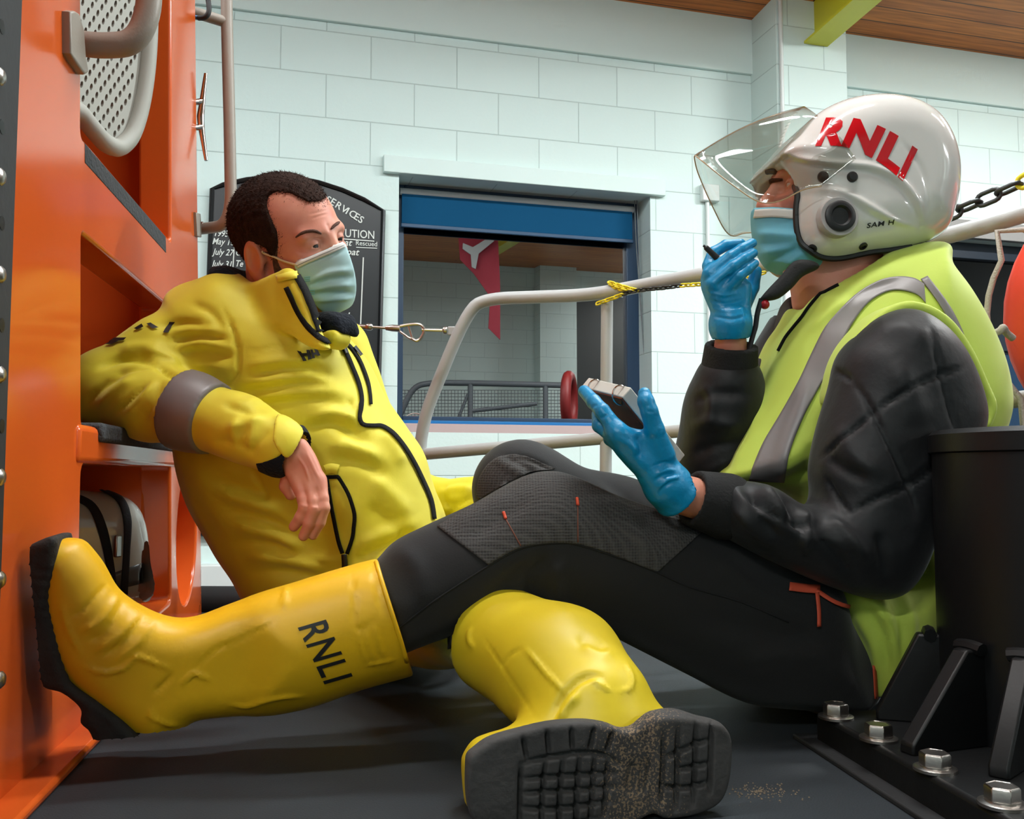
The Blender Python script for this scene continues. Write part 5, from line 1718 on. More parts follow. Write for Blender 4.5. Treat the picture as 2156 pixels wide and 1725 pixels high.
# ---------------------------------------------------------------- boots of the helmeted person
def make_boot(px, A, B, w, r, parent, name='left_boot'):
    return slab(px, A, B, w, r, res=.002)
bt_px = [(120, 1134), (157, 1127), (190, 1131), (211, 1153), (231, 1182), (259, 1234), (308, 1271), (363, 1293), (417, 1291), (500, 1260), (626, 1222), (730, 1195), (795, 1178), (900, 1150), (970, 1366), (864, 1402), (751, 1435), (626, 1481), (522, 1497), (422, 1508), (384, 1531), (334, 1556), (300, 1552), (250, 1520), (196, 1480), (140, 1420), (112, 1372), (96, 1301), (92, 1241), (98, 1180)]
A_b, B_b = (90, 1.185), (860, 1.305)
TLT = -0.25
fb = slab(bt_px, A_b, B_b, .054, .042, res=.002, tilt=TLT)
sh_px = [(520, 1290), (626, 1236), (730, 1195), (795, 1178), (900, 1150), (970, 1366), (864, 1402), (751, 1435), (640, 1472), (520, 1470)]
fb = U(0.025, fb, slab(sh_px, A_b, B_b, .080, .074, res=.002, tilt=TLT))
fb = INT(fb, cutplane((795, 1179), (864, 1401), (500, 1350)))
br = [([(128, 1270), (145, 1330), (175, 1384)], .002, 4), ([(146, 1300), (180, 1280), (228, 1226)], -.0025, 4), ([(166, 1330), (210, 1310), (252, 1250)], .0035, 6), ([(180, 1350), (225, 1330), (262, 1262)], -.003, 4), ([(200, 1372), (250, 1340), (290, 1290)], .003, 6),
      ([(212, 1385), (262, 1350), (310, 1290)], -.003, 4), ([(240, 1395), (290, 1355), (330, 1300)], .003, 6),
      ([(176, 1404), (215, 1416), (255, 1410), (285, 1385), (290, 1382), (362, 1410)], .004, 4), ([(322, 1460), (345, 1440), (364, 1418)], -.003, 4), ([(380, 1446), (408, 1418), (444, 1435)], .004, 4),
      ([(406, 1412), (455, 1370), (520, 1340), (588, 1302)], -.0025, 4), ([(588, 1302), (460, 1366)], .001, 8), ([(602, 1230), (600, 1255), (598, 1282)], .003, 4), ([(320, 1490), (318, 1508), (350, 1524), (376, 1528)], .003, 4),
      ([(480, 1482), (520, 1488), (560, 1476), (600, 1468), (640, 1468)], .003, 4),
      ([(738, 1195), (745, 1245), (752, 1325), (795, 1300)], -.002, 3), ([(782, 1182), (790, 1225), (800, 1270), (812, 1300)], -.002, 3),
      ([(756, 1338), (763, 1365), (775, 1400)], .0025, 4), ([(771, 1330), (780, 1365), (792, 1396)], .0025, 4), ([(787, 1320), (800, 1360), (812, 1390)], .0025, 4), ([(773, 1401), (830, 1390)], .002, 3)]
lb_, sf_b = blob('left_boot', fb, P(95, 1565, 1.08) - .015, P(880, 1110, 1.37) + .015, 0.0042, M_boot, hm, strokes=br, it=1)
v2, f2 = text2d('RNLI', 0.0, 0.012, sub=0.3, spacing=1.1)
wl = v2[:, 0].max()
sf_b.print2d('lettering', v2, f2, quadpx((628, 1322), (56 / wl, 118 / wl), (58, -17)), M_ink, lb_, .001)
sf_b.seam('top_rim', [(792, 1184), (803, 1222), (818, 1270), (836, 1326), (857, 1394)], .0032, M_boot, lb_, off=.000)
so_px = [(157, 1121), (121, 1127), (100, 1142), (83, 1180), (77, 1247), (79, 1314), (96, 1397), (120, 1424), (154, 1435), (188, 1468), (186, 1497), (200, 1512), (205, 1520), (221, 1552), (267, 1564), (300, 1560), (334, 1555), (300, 1526), (267, 1490), (220, 1450), (175, 1416), (160, 1372), (146, 1301), (138, 1241), (150, 1189)]
fs_ = slab(so_px, A_b, B_b, .057, .010, res=.002, tilt=TLT)
so_f = []
for i in range(12):
    t = i / 11
    x0, y0 = 84 + 60 * t * t, 1200 + 230 * t
    so_f.append(([(x0 - 6, y0), (x0 + 30, y0 + 6)], -.0016, 5))
blob('sole', fs_, P(70, 1575, 1.08) - .012, P(345, 1110, 1.31) + .012, 0.0032, M_sole, lb_, strokes=so_f)
# the other boot, behind the legs
f_b2 = U(0.03, chain([P(1150, 1290, 1.66), P(1180, 1365, 1.73)], [.075, .06], .03), chain([P(1185, 1372, 1.74), P(1120, 1392, 1.66)], [.05, .042], .03))
f_b2 = INT(f_b2, half((0, 0, 0.018), (0, 0, -1)))
rb_, _ = blob('right_boot', f_b2, P(1160, 1330, 1.68) - .2, P(1160, 1330, 1.68) + .2, 0.008, M_boot, hm)
q = P(1150, 1400, 1.70)
q[2] = 0.010
MB().box(q, norm([1, 1.0, 0]) * .10, norm([-1, 1, 0]) * .045, WZ * .009).build('sole', M_sole, rb_, bevel=.008)
# ================================================================== the person in the yellow jacket
ym = empty('person', 'man in yellow sailing jacket and pale face mask leaning back on the orange locker', 'person')
YC = P(613.8, 512.5, 1.66)
YR = frame([math.sin(1.0295), -math.cos(1.0295), 0], roll=0.399, pitch=-0.0968)
ysk, yskin, ymb, yloc = head_sdf(YC, YR, 0.99)
yneck = U(0.02, cone(L2W(YC, YR, (-.035, 0, -.05)), P(575, 665, 1.70), .060, .070), cone(L2W(YC, YR, (.03, 0, -.085)), P(610, 660, 1.68), .038, .05))
hp = slab([(598, 985), (606, 962), (634, 924), (656, 946), (672, 978), (682, 1010), (679, 1032), (654, 1044), (630, 1044), (610, 1014)], (600, 1.478), (690, 1.468), .0135, .0125, res=.0015)
yhand = U(0.007, U(.008, hp, cone(P(585, 930, 1.495), P(618, 958, 1.482), .026, .0245)), U(.0012,
          fing([P(630, 1016, 1.476), P(640, 1052, 1.464), P(643, 1070, 1.460), P(633, 1090, 1.462), P(619, 1109, 1.470)], [.0120, .0102, .0104, .0092, .0080]),
          fing([P(653, 1018, 1.472), P(660, 1056, 1.459), P(662, 1074, 1.456), P(652, 1102, 1.458), P(639, 1129, 1.466)], [.0118, .0100, .0102, .0090, .0078]),
          fing([P(673, 1012, 1.474), P(679, 1050, 1.464), P(681, 1070, 1.461), P(673, 1100, 1.463), P(659, 1127, 1.470)], [.0112, .0096, .0098, .0088, .0076])),
          fing([P(608, 998, 1.490), P(603, 1024, 1.494), P(612, 1042, 1.496)], [.0125, .0108, .0088]),
          fing([P(662, 1012, 1.488), P(672, 1056, 1.486), P(668, 1088, 1.490)], [.010, .0085, .007]))
ytr = U(0.04, chain([P(575, 665, 1.72), P(600, 900, 1.78), P(680, 1290, 1.82)], [.06, .10, .10]),
        chain([P(470, 710, 1.70), P(240, 815, 1.60), P(420, 872, 1.53), P(585, 930, 1.495)], [.04, .035, .03, .027]), cone(P(470, 710, 1.70), P(690, 730, 1.86), .05, .02),
        chain([P(690, 730, 1.86), P(820, 1010, 1.97), P(980, 1052, 1.87), P(1040, 1070, 1.86)], [.02, .02, .02, .02]))
lh = U(.008, cone(P(1040, 1070, 1.86), P(1085, 1080, 1.86), .026, .028), *[chain([P(1085, 1066 + 9 * i, 1.85 + .012 * i), P(1122, 1072 + 10 * i, 1.845 + .012 * i), P(1140, 1092 + 10 * i, 1.84 + .012 * i)], [.0105, .009, .0075], .005) for i in range(4)],
       chain([P(1060, 1062, 1.845), P(1088, 1052, 1.83), P(1106, 1058, 1.825)], [.012, .0105, .009], .005))
yf = U(0.012, U(0.03, yskin, yneck), ytr, yhand, lh)
lo_, hi_ = [-0.80, 1.40, 0.05], [0.12, 2.06, 0.92]
yst = [([(655, 462), (672, 455), (692, 450)], -.0009, 2.5), ([(650, 452), (675, 446), (694, 442)], -.0007, 2.5), ([(688, 470), (692, 480), (694, 488)], -.001, 3), ([(624, 530), (645, 534), (668, 528)], -.001, 3.5),
       ([(626, 960), (642, 985), (652, 1015)], .0012, 3), ([(644, 950), (660, 985), (674, 1012)], .0012, 3), ([(634, 1062), (642, 1066), (650, 1064)], .001, 3), ([(655, 1066), (662, 1070), (670, 1068)], .001, 3)]
yhead = U(0.03, yskin, yneck)
hc_ = P(640, 1030, 1.47)
ob, sf_y = body_mesh('body', [(yhead, YC - [.17, .17, .26], YC + [.17, .17, .16], .0016),
                              (yhand, hc_ - [.06, .07, .10], hc_ + [.06, .07, .10], .0015),
                              (lh, P(1085, 1080, 1.85) - .1, P(1085, 1080, 1.85) + .1, .004),
                              (ytr, lo_, hi_, .007)], M_skin, ym, yst)
for y in (.032, -.032):
    c = L2W(YC, YR, (.0775, y, 0), .99)
    e = MB().lathe(c - YR[:, 0] * .0116, YR[:, 0], [(0.001, 0), (.006, .002), (.0100, .0065), (.0116, .0116), (.0100, .017), (.006, .0212), (.001, .0232)], 18).build('eye', M_eye, ym, True, auto=False)
    g = norm(YR[:, 0] * .9 + YR[:, 1] * (-.12) - YR[:, 2] * .18)
    MB().lathe(c + g * .0102, g, [(.0054, 0), (.0050, .0012), (.003, .0018), (.0005, .0020)], 16).build('iris', M_iris, e, True)
# hair, stubble, brows
loc2 = lambda p: (np.asarray(p) - YC) @ YR / .99
front_px = [(655, 424), (640, 418), (618, 407), (585, 402), (566, 412), (562, 432), (572, 462), (584, 488), (586, 512), (582, 536), (572, 540), (560, 522), (544, 515), (524, 524), (512, 545), (508, 575), (515, 605)]
fl_ = [tuple(loc2(sf_y.at(x, y))[[0, 2]]) for x, y in front_px]
hpoly = [(.125, .058), (.100, .066)] + fl_ + [(-.10, -.10), (-.22, -.06), (-.22, .22), (.14, .22)]
g2 = poly2(hpoly, .002)
hreg = lambda p: (lambda q: g2(q[:, 0], q[:, 2]))((p - YC) @ YR / .99)
def hn_(p):
    return .0012 * (np.sin(p @ [410, 130, 300]) * np.sin(p @ [-170, 390, 220]) + np.sin(p @ [700, 310, -520]) * .5)
f_hair = INT(lambda p: ysk(p) - .0045 + hn_(p), hreg, .004)
def strands(V, N, n, ln, wd, sweep, r):
    k = r.integers(0, len(V), n)
    v, f = [], []
    for i in k:
        d = norm(N[i] * .75 + sweep + r.normal(size=3) * .28)
        sd = norm(np.cross(d, r.normal(size=3)))
        p = V[i] + r.normal(size=3) * .0008 - N[i] * .001
        L = ln * (.6 + .7 * r.random())
        v += [p - sd * wd, p + sd * wd, p + d * L]
        f.append((len(v) - 3, len(v) - 2, len(v) - 1))
    return v, f
def hairy(name, field, lo, hi, h, m, parent, n, ln, extra=None, n2=0, wd=.0006):
    V, Fq = net(field, lo, hi, h)
    V = relax(V, Fq, 1)
    N = vnorm(V, Fq)
    sw = -YR[:, 0] * .25 - YR[:, 2] * .35
    v, f = strands(V, N, n, ln, wd, sw, rng)
    if extra is not None:
        v2, f2 = strands(extra[0], extra[1], n2, ln * .75, wd * .8, sw, rng)
        f += [tuple(i + len(v) for i in q) for q in f2]
        v += v2
    mb = MB()
    mb.v = [tuple(p) for p in V]
    mb.f = [tuple(map(int, q)) for q in Fq]
    mb.add(v, f)
    return mk(name, mb.v, mb.f, m, parent)
Nb = vnorm(sf_y.V, sf_y.F)
gd_ = hreg(sf_y.V)
er = ysk(sf_y.V)
near_ = (gd_ > 0) & (np.random.default_rng(3).random(len(gd_)) < np.exp(-gd_ / .0035)) & (gd_ < .014) & (np.abs(er) < .004)
hairy('hair', f_hair, YC - [.16, .15, .16], YC + [.16, .15, .16], 0.0024, M_hair, ym, 9000, .0052, (sf_y.V[near_], Nb[near_]), 1500)
bpx = [(586, 512), (584, 540), (590, 562), (606, 580), (628, 592), (660, 650), (690, 668), (720, 665), (700, 700), (640, 690), (600, 640), (585, 600), (575, 565), (574, 540)]
freg = region(bpx, 3)
f_beard = INT(INT(lambda p: yskin(p) - .0022 + .4 * hn_(p), freg, .002), yloc(half((.012, 0, 0), (-1, 0, 0))))
blob('beard', f_beard, YC - [.12, .16, .2], YC + [.15, .12, .02], 0.0026, mat('dark_stubble', (84, 56, 44), rough=0.9, bump=1, bscale=500, var=.4, vscale=160), ym, it=1)
for l in ([(623, 500), (633, 493), (646, 488), (662, 487), (676, 492)], [(696, 483), (704, 475), (714, 468)]):
    q = sf_y.line(l, .0008)
    v, f = tube_mesh(q, np.interp(np.linspace(0, 1, len(q)), [0, .3, .8, 1], [.0010, .0026, .0030, .0014]), 8)
    mk('eyebrow', v, f, mat('brow_hair', (84, 54, 42), rough=.9, bump=1, bscale=400), ym)
# mask
mreg = region([(619, 556), (652, 540), (690, 524), (722, 510), (734, 532), (747, 575), (750, 612), (742, 642), (720, 656), (697, 664), (670, 650), (650, 618), (634, 585)], 3)
f_ym = INT(INT(OFF(ymb, .0125), mreg, .001), yloc(half((.02, 0, 0), (-1, 0, 0))))
f_ym = INT(f_ym, yloc(half((0, 0, -.13), (0, 0, -1))))
ymk, sf_k = blob('face_mask', f_ym, YC - [.12, .16, .2], YC + [.16, .12, .06], 0.0026, M_mask, ym,
                 strokes=[([(652, 595), (690, 575), (742, 568)], .004, 7), ([(650, 604), (690, 590), (746, 582)], -.0045, 6), ([(652, 612), (695, 602), (748, 600)], .004, 7), ([(655, 620), (700, 618), (746, 618)], -.0045, 6), ([(660, 632), (700, 630), (744, 626)], .004, 6), ([(636, 560), (680, 544), (728, 528)], -.0012, 2.5)], it=1)
sf_k.patch('white_edge', [(621, 553), (652, 539), (690, 523), (721, 511)], [(628, 565), (656, 551), (694, 535), (727, 521)], M_maskw, ymk, off=.0016)
sf_k.seam('edge_stitching', [(625, 560), (655, 546), (692, 530), (724, 517)], .0007, mat('grey_stitch2', (150, 152, 150), rough=.8), ymk, off=.002)
for y0 in (584, 612):
    for dy in (0, 4, 8):
        sf_k.seam('weld_mark', [(641 + (y0 - 584) * .35, y0 + dy), (653 + (y0 - 584) * .35, y0 + dy - 1)], .0006, mat('blue_weld', (120, 200, 226), rough=.6), ymk, off=.0006)
q = [sf_y.at(x, y, .003) for x, y in ((549, 531), (560, 533), (580, 540), (600, 549))] + [sf_k.at(628, 559, .001)]
MB().tube(spline(q, 5), .0019, 8).build('ear_loop', mat('cream_elastic', (222, 204, 170), rough=.8), ymk, True)

# ---------------------------------------------------------------- jacket
ytor = slab([(440, 646), (432, 700), (426, 800), (424, 900), (432, 1000), (456, 1090), (492, 1160), (522, 1215), (560, 1290), (620, 1350), (700, 1384), (860, 1388), (960, 1384), (990, 1340), (960, 1200), (938, 1100), (914, 1020), (892, 945), (862, 898), (840, 868), (814, 824), (790, 772), (756, 726), (712, 690), (664, 664), (610, 620), (560, 604), (500, 618)],
            (430, 1.82), (900, 1.74), .165, .14, tilt=-.16, z0=.1)
yarm = chain([P(462, 722, 1.665), P(345, 752, 1.62), P(222, 818, 1.595)], [.082, .067, .062], .03)
yfa = chain([P(222, 822, 1.59), P(320, 845, 1.555), P(400, 866, 1.53), P(500, 900, 1.51), P(592, 942, 1.49)], [.062, .060, .0535, .0475, .0455], .03)
cA, cB = P(560, 925, 1.497), P(601, 947, 1.488)
wp = half(P(620, 957, 1.481), cB - cA)
yfa_c = INT(yfa, wp, .002)
yhole = cone(P(560, 922, 1.498), P(640, 965, 1.48), .034, .036)
ysl = chain([P(700, 740, 1.90), P(810, 1010, 1.97), P(905, 1066, 1.93), P(1000, 1052, 1.865)], [.075, .062, .052, .046], .03)
ycollar = slab([(448, 650), (468, 624), (540, 594), (604, 566), (622, 574), (640, 604), (656, 640), (676, 700), (694, 734), (664, 738), (610, 704), (540, 690), (480, 680)], (450, 1.665), (690, 1.515), .015, .012, res=.002)
yf_j = U(0.02, U(0.035, ytor, yarm), yfa_c, ysl)
yf_j = SUB(yf_j, U(.02, cone(P(604, 560, 1.68), P(590, 660, 1.70), .074, .066), cone(P(660, 650, 1.60), P(610, 660, 1.66), .05, .06)), .008)
yf_j = U(0.012, yf_j, ycollar)
yf_j = SUB(yf_j, yhole, .002)
fj = [  # upper arm and elbow
      ([(205, 778), (235, 762), (262, 756), (308, 759), (334, 775)], -.009, 7), ([(240, 790), (275, 778), (318, 772)], -.006, 5), ([(330, 770), (356, 788), (392, 803)], -.010, 6), ([(300, 742), (350, 752), (380, 775)], .008, 12), ([(250, 740), (300, 730), (350, 735)], .006, 12),
      ([(178, 855), (215, 815), (262, 786)], -.006, 7), ([(238, 874), (275, 840), (314, 806)], -.006, 6), ([(290, 896), (316, 860), (342, 803)], -.006, 6), ([(205, 860), (245, 820), (285, 795)], .006, 9), ([(265, 880), (300, 838), (328, 800)], .006, 9), ([(352, 880), (372, 840), (384, 810)], .005, 8),
      ([(330, 690), (390, 680), (440, 690)], -.006, 9), ([(360, 720), (420, 706), (480, 716)], -.007, 8), ([(350, 705), (410, 694), (470, 702)], .006, 9), ([(380, 745), (430, 740), (492, 752)], -.007, 8), ([(370, 732), (430, 724), (490, 733)], .005, 8), ([(400, 770), (450, 772), (488, 780)], .005, 10),
      ([(400, 640), (440, 655), (470, 690)], -.004, 9), ([(470, 650), (488, 690), (500, 740), (498, 790), (470, 815)], -.006, 4),
      # chest
      ([(512, 742), (580, 730), (662, 718)], -.0018, 2.5), ([(520, 772), (590, 764), (660, 762)], .007, 14), ([(530, 790), (590, 778), (650, 776), (700, 790)], -.010, 13), ([(510, 812), (580, 800), (650, 795), (700, 810)], .008, 12), ([(500, 826), (570, 816), (640, 805), (690, 812)], -.009, 12), ([(510, 845), (580, 832), (660, 824), (720, 826)], .006, 12), ([(520, 855), (600, 845), (680, 842), (730, 850)], -.006, 12),
      ([(640, 905), (690, 890), (735, 905), (780, 938)], -.010, 14), ([(650, 885), (700, 872), (760, 890)], .008, 14), ([(690, 935), (750, 945), (800, 968)], .008, 16), ([(700, 965), (760, 975), (820, 1005)], -.008, 16), ([(735, 880), (742, 860), (735, 840)], -.004, 8), ([(760, 850), (740, 870), (720, 890)], .005, 8),
      ([(800, 905), (830, 935), (850, 985)], .006, 14), ([(780, 1000), (830, 1050), (870, 1090)], .005, 18), ([(770, 1060), (820, 1100), (870, 1130)], -.006, 18), ([(760, 1150), (820, 1120), (880, 1100)], .006, 14), ([(750, 1180), (810, 1150), (880, 1125)], -.007, 12),
      # side and waist
      ([(445, 1010), (510, 1030), (580, 1050)], -.007, 14), ([(450, 1030), (520, 1055), (590, 1080)], .007, 14), ([(470, 1075), (540, 1090), (620, 1120)], -.007, 14), ([(480, 1100), (550, 1120), (640, 1150)], .006, 14), ([(500, 1140), (580, 1150), (680, 1180)], -.008, 12), ([(520, 1170), (600, 1180), (700, 1200)], .007, 12), ([(530, 1205), (610, 1205), (700, 1225)], -.007, 12), ([(560, 1085), (600, 1120), (680, 1160)], -.005, 12),
      ([(530, 985), (548, 1020), (560, 1060)], -.004, 6), ([(590, 1140), (640, 1168), (710, 1182)], .006, 10),
      # forearm
      ([(470, 850), (500, 862), (530, 870)], -.005, 8), ([(480, 905), (520, 890), (560, 880)], .006, 10), ([(520, 960), (545, 930), (570, 900)], -.005, 9), ([(450, 930), (500, 935), (540, 960)], -.005, 9), ([(500, 880), (490, 910), (500, 950)], .005, 9), ([(535, 880), (530, 920), (520, 960)], .005, 8),
      # far sleeve
      ([(920, 1040), (960, 1030), (1000, 1030)], .006, 8), ([(925, 1060), (965, 1060), (1000, 1045)], -.006, 7), ([(930, 1100), (950, 1080), (960, 1060)], -.006, 7), ([(940, 1020), (935, 1050), (950, 1075)], -.005, 6)]
def jpost(V, Fq):
    return wrinkle(V, Fq, .0016, 30, (1, 1, 1.4), 3)
jk, sf_j = blob('jacket', yf_j, [-0.86, 1.36, -0.01], [0.06, 2.10, 0.72], 0.0052, M_jkt, ym, strokes=fj, post=jpost, it=2)
# reflective arm band
ax = norm(P(592, 942, 1.49) - P(222, 822, 1.59))
bnd = INT(INT(OFF(yfa, .0055), half(P(450, 889, 1.52), ax)), half(P(383, 861, 1.535), -ax))
blob('reflective_band', bnd, P(415, 875, 1.53) - .11, P(415, 875, 1.53) + .11, .004, M_reflect, jk)
# cuff strap and black cuff lining
ringf = lambda e: INT(INT(OFF(yfa, e), half(P(637, 967, 1.475), cB - cA)), half(P(540, 915, 1.505), cA - cB))
hol = cone(P(540, 912, 1.503), P(640, 965, 1.48), .0345, .0365)
cl_f = SUB(INT(ringf(.003), region([(538, 976), (560, 972), (586, 962), (606, 940), (628, 894), (670, 900), (670, 960), (610, 1010), (550, 1010)], 0)), hol)
blob('cuff_lining', cl_f, P(590, 940, 1.49) - .09, P(590, 940, 1.49) + .09, .0026, M_fleece, jk)
ct_f = SUB(INT(ringf(.0065), region([(584, 872), (612, 880), (636, 900), (638, 914), (626, 940), (606, 966), (588, 952), (575, 930), (576, 904)], 2), .002), OFF(yfa, .002))
blob('cuff_tab', ct_f, P(590, 920, 1.48) - .08, P(590, 920, 1.48) + .08, .0024, M_jkt, jk)
# zips
def teeth_zip(name, pts, w, off=.0028):
    on_strip(sf_j, name, pts, w, jk, M_zip, off)
mz = [(690, 722), (706, 726), (724, 740), (741, 777), (754, 811), (760, 845), (755, 879), (764, 895), (785, 898), (803, 899), (826, 914), (848, 940), (867, 970), (886, 1008), (905, 1053), (912, 1094)]
on_strip(sf_j, 'main_zip', mz, 8, jk, M_zip, .003)
on_strip(sf_j, 'chest_zip', [(722, 722), (736, 732), (755, 760), (771, 801), (777, 830), (779, 853)], 6, jk, M_zip, .003)
for l in ([(688, 1004), (696, 1052), (704, 1095), (713, 1138), (722, 1165)], [(712, 1004), (722, 1020), (735, 1045), (746, 1082), (745, 1110), (742, 1134), (731, 1166)], [(686, 1005), (714, 1004)]):
    on_strip(sf_j, 'pocket_zip', l, 8, jk, M_zip, .003)
on_strip(sf_j, 'zip_pull', [(726, 1166), (727, 1180), (728, 1194)], 11, jk, M_ink, .006)
on_strip(sf_j, 'zip_pull', [(716, 728), (722, 738), (726, 748)], 7, jk, M_ink, .006)
on_strip(sf_j, 'zip_pull', [(742, 734), (750, 744), (756, 752)], 6, jk, M_ink, .006)
on_strip(sf_j, 'pocket_flap', [(684, 990), (698, 986), (712, 990)], 20, jk, M_jkt, .004)
on_strip(sf_j, 'collar_zip', [(605, 606), (616, 630), (630, 660), (650, 690), (672, 712), (690, 722)], 10, jk, M_zip, .003)
on_strip(sf_j, 'collar_lining', [(624, 584), (640, 612), (654, 646), (664, 674), (672, 700)], 13, jk, M_zip, .0035)
on_strip(sf_j, 'collar_tab', [(586, 588), (606, 584), (624, 582)], 15, jk, M_jkt, .004)
# makers mark on the chest and letters on the sleeve
hh = MB()
def quads(sf, polys, name, m, parent, off=.003):
    vv, ff = [], []
    for pl in polys:
        n0 = len(vv)
        q = np.array(pl, float)
        k = 5
        for i in range(k + 1):
            a, b = q[0] + (q[3] - q[0]) * i / k, q[1] + (q[2] - q[1]) * i / k
            for j in range(3):
                t = j / 2
                vv.append(sf.at(*(a * (1 - t) + b * t), off))
        for i in range(k):
            for j in range(2):
                ff.append((n0 + i * 3 + j, n0 + i * 3 + j + 1, n0 + i * 3 + j + 4, n0 + i * 3 + j + 3))
    return mk(name, vv, ff, m, parent)
C5 = lambda pl: [(400 + x / 2.653, 600 + y / 2.653) for x, y in pl]
quads(sf_j, [C5(p) for p in ([(596, 372), (618, 378), (648, 422), (628, 422)], [(616, 388), (668, 384), (668, 398), (624, 402)], [(648, 368), (666, 368), (676, 416), (656, 420)], [(668, 366), (682, 366), (696, 410), (680, 412)], [(682, 384), (712, 380), (716, 392), (690, 396)], [(690, 364), (706, 362), (724, 398), (708, 402)])], 'chest_emblem', M_ink, jk)
quads(sf_j, [[(358, 678), (370, 678), (356, 702), (344, 702)], [(310, 684), (318, 682), (334, 692), (322, 694)], [(284, 694), (300, 684), (304, 690), (290, 696)]], 'sleeve_lettering', M_ink, jk)
quads(sf_j, [[(224, 722), (236, 714), (268, 713), (262, 719)], [(222, 728), (240, 719), (258, 717), (238, 727)]], 'sleeve_emblem', M_ink, jk)
# fleece round the neck
blob('fleece_collar', U(.02, slab([(431, 628), (438, 602), (460, 578), (488, 566), (512, 570), (530, 590), (545, 612), (500, 640), (450, 650)], (433, 1.70), (548, 1.66), .06, .03, res=.002)), P(425, 660, 1.55) - .02, P(560, 555, 1.82) + .02, .005, M_fleece, ym, post=lambda V, Fq: wrinkle(V, Fq, .002, 80))
blob('fleece_front', U(.012, slab([(664, 672), (690, 660), (724, 660), (738, 688), (736, 708), (718, 702), (694, 704), (674, 696)], (664, 1.63), (738, 1.58), .03, .018, res=.0015)), P(655, 725, 1.52) - .02, P(750, 645, 1.68) + .02, .004, M_fleece, ym, post=lambda V, Fq: wrinkle(V, Fq, .0016, 90))
blob('collar_flap', slab([(684, 712), (704, 698), (722, 700), (722, 722), (706, 736), (692, 730)], (684, 1.60), (722, 1.575), .02, .006, res=.0015), P(675, 745, 1.52) - .02, P(735, 690, 1.65) + .02, .003, M_jkt, jk)

# ---------------------------------------------------------------- trousers and boots
yt = U(0.05, chain([P(720, 1300, 1.80), P(930, 1290, 1.52), P(965, 1290, 1.43), P(1030, 1335, 1.29)], [.105, .078, .070, .058], .04),
       chain([P(760, 1300, 1.94), P(1085, 1120, 1.90), P(1110, 1270, 1.93)], [.10, .066, .056], .04), ell(P(720, 1310, 1.86), (.15, .16, .11)))
yt = INT(yt, half((0, 0, .005), (0, 0, -1)))
yts, sf_yt = blob('trousers', yt, [-.60, 1.22, -.01], [.14, 2.10, .34], .007, M_jkt, ym, strokes=[([(880, 1372), (920, 1368), (960, 1372)], -.006, 7), ([(880, 1350), (920, 1345), (950, 1352)], .004, 8)], it=2)
on_strip(sf_yt, 'knee_strap', [(951, 1328), (951, 1345), (950, 1364)], 8, yts, M_ink, .003)
lb0 = U(0.03, chain([P(1112, 1260, 1.92), P(1125, 1355, 1.96)], [.072, .058], .03), chain([P(1125, 1362, 1.97), P(1205, 1366, 1.93)], [.052, .042], .03))
lb0 = INT(lb0, half((0, 0, .015), (0, 0, -1)))
blob('left_boot', lb0, P(1150, 1320, 1.94) - .2, P(1150, 1320, 1.94) + .2, .008, M_boot, ym)
TA, TB = (1000, .985), (1500, 1.045)
up = slab([(996, 1656), (1006, 1622), (1032, 1593), (1099, 1571), (1165, 1552), (1233, 1542), (1302, 1540), (1368, 1531), (1439, 1533), (1492, 1550), (1530, 1587), (1536, 1688), (1502, 1739), (1312, 1779), (1143, 1835), (1059, 1805), (1010, 1763)], TA, TB, .045, .04, res=.002, off=.062)
shf = chain([P(1052, 1348, 1.255), P(1180, 1415, 1.165), P(1246, 1492, 1.10), P(1262, 1540, 1.085)], [.070, .074, .062, .058], .03)
yb = U(.035, up, shf)
e0, e1 = P(1052, 1348, 1.255), P(1180, 1415, 1.165)
tdir = norm(e0 - e1)
yb = INT(yb, half(P(1024, 1342, 1.262), tdir), .003)
yb = INT(yb, half((0, 0, .004), (0, 0, -1)))
yb = SUB(yb, cone(e0 + tdir * .1, P(1100, 1372, 1.22), .062, .060), .003)
C3 = lambda pl: [(900 + x / 3.08, 1220 + y / 3.08) for x, y in pl]
bst = [(C3([(810, 920), (840, 840), (900, 740), (980, 660), (1060, 630), (1130, 640)]), -.006, 8), (C3([(850, 930), (900, 830), (980, 740)]), .005, 9), (C3([(960, 370), (1080, 430), (1180, 460)]), -.004, 12), (C3([(1000, 420), (1120, 480), (1220, 480)]), .004, 12),
       (C3([(630, 450), (720, 550), (820, 660), (900, 735)]), .0035, 4), (C3([(480, 570), (540, 490), (620, 450)]), -.002, 3), (C3([(350, 350), (470, 540), (600, 740), (720, 930)]), -.0015, 2.5), (C3([(1060, 640), (1130, 690), (1190, 730)]), .003, 4), (C3([(1230, 735), (1310, 710), (1330, 650), (1290, 540)]), .003, 4), (C3([(290, 310), (265, 380), (300, 450)]), .003, 4)]
yrb, sf_yb = blob('right_boot', yb, [-.16, .93, -.02], [.28, 1.36, .28], .0042, mat('yellow_boot_lit', (216, 192, 36), rough=0.45, var=0.08, vscale=7), ym, strokes=bst, it=2)  # lit copy of the boot yellow, without the orange bounce
sole_px = [(981, 1610), (984, 1590), (998, 1576), (1032, 1553), (1096, 1534), (1160, 1520), (1225, 1516), (1273, 1522), (1306, 1534), (1332, 1530), (1352, 1514), (1374, 1500), (1420, 1494), (1468, 1508), (1508, 1519), (1526, 1545), (1528, 1593), (1518, 1655), (1492, 1690), (1434, 1710), (1372, 1708), (1330, 1728), (1270, 1768), (1190, 1795), (1100, 1796), (1030, 1770), (992, 1720), (981, 1668)]
M_tread = mat('sandy_boot_sole', (56, 55, 54), rough=0.85, bump=0.6, bscale=110, bdist=0.002, var=0.3, vscale=20)
nt = M_tread.node_tree
b_ = nt.nodes['Principled BSDF']
base = b_.inputs['Base Color'].links[0].from_socket
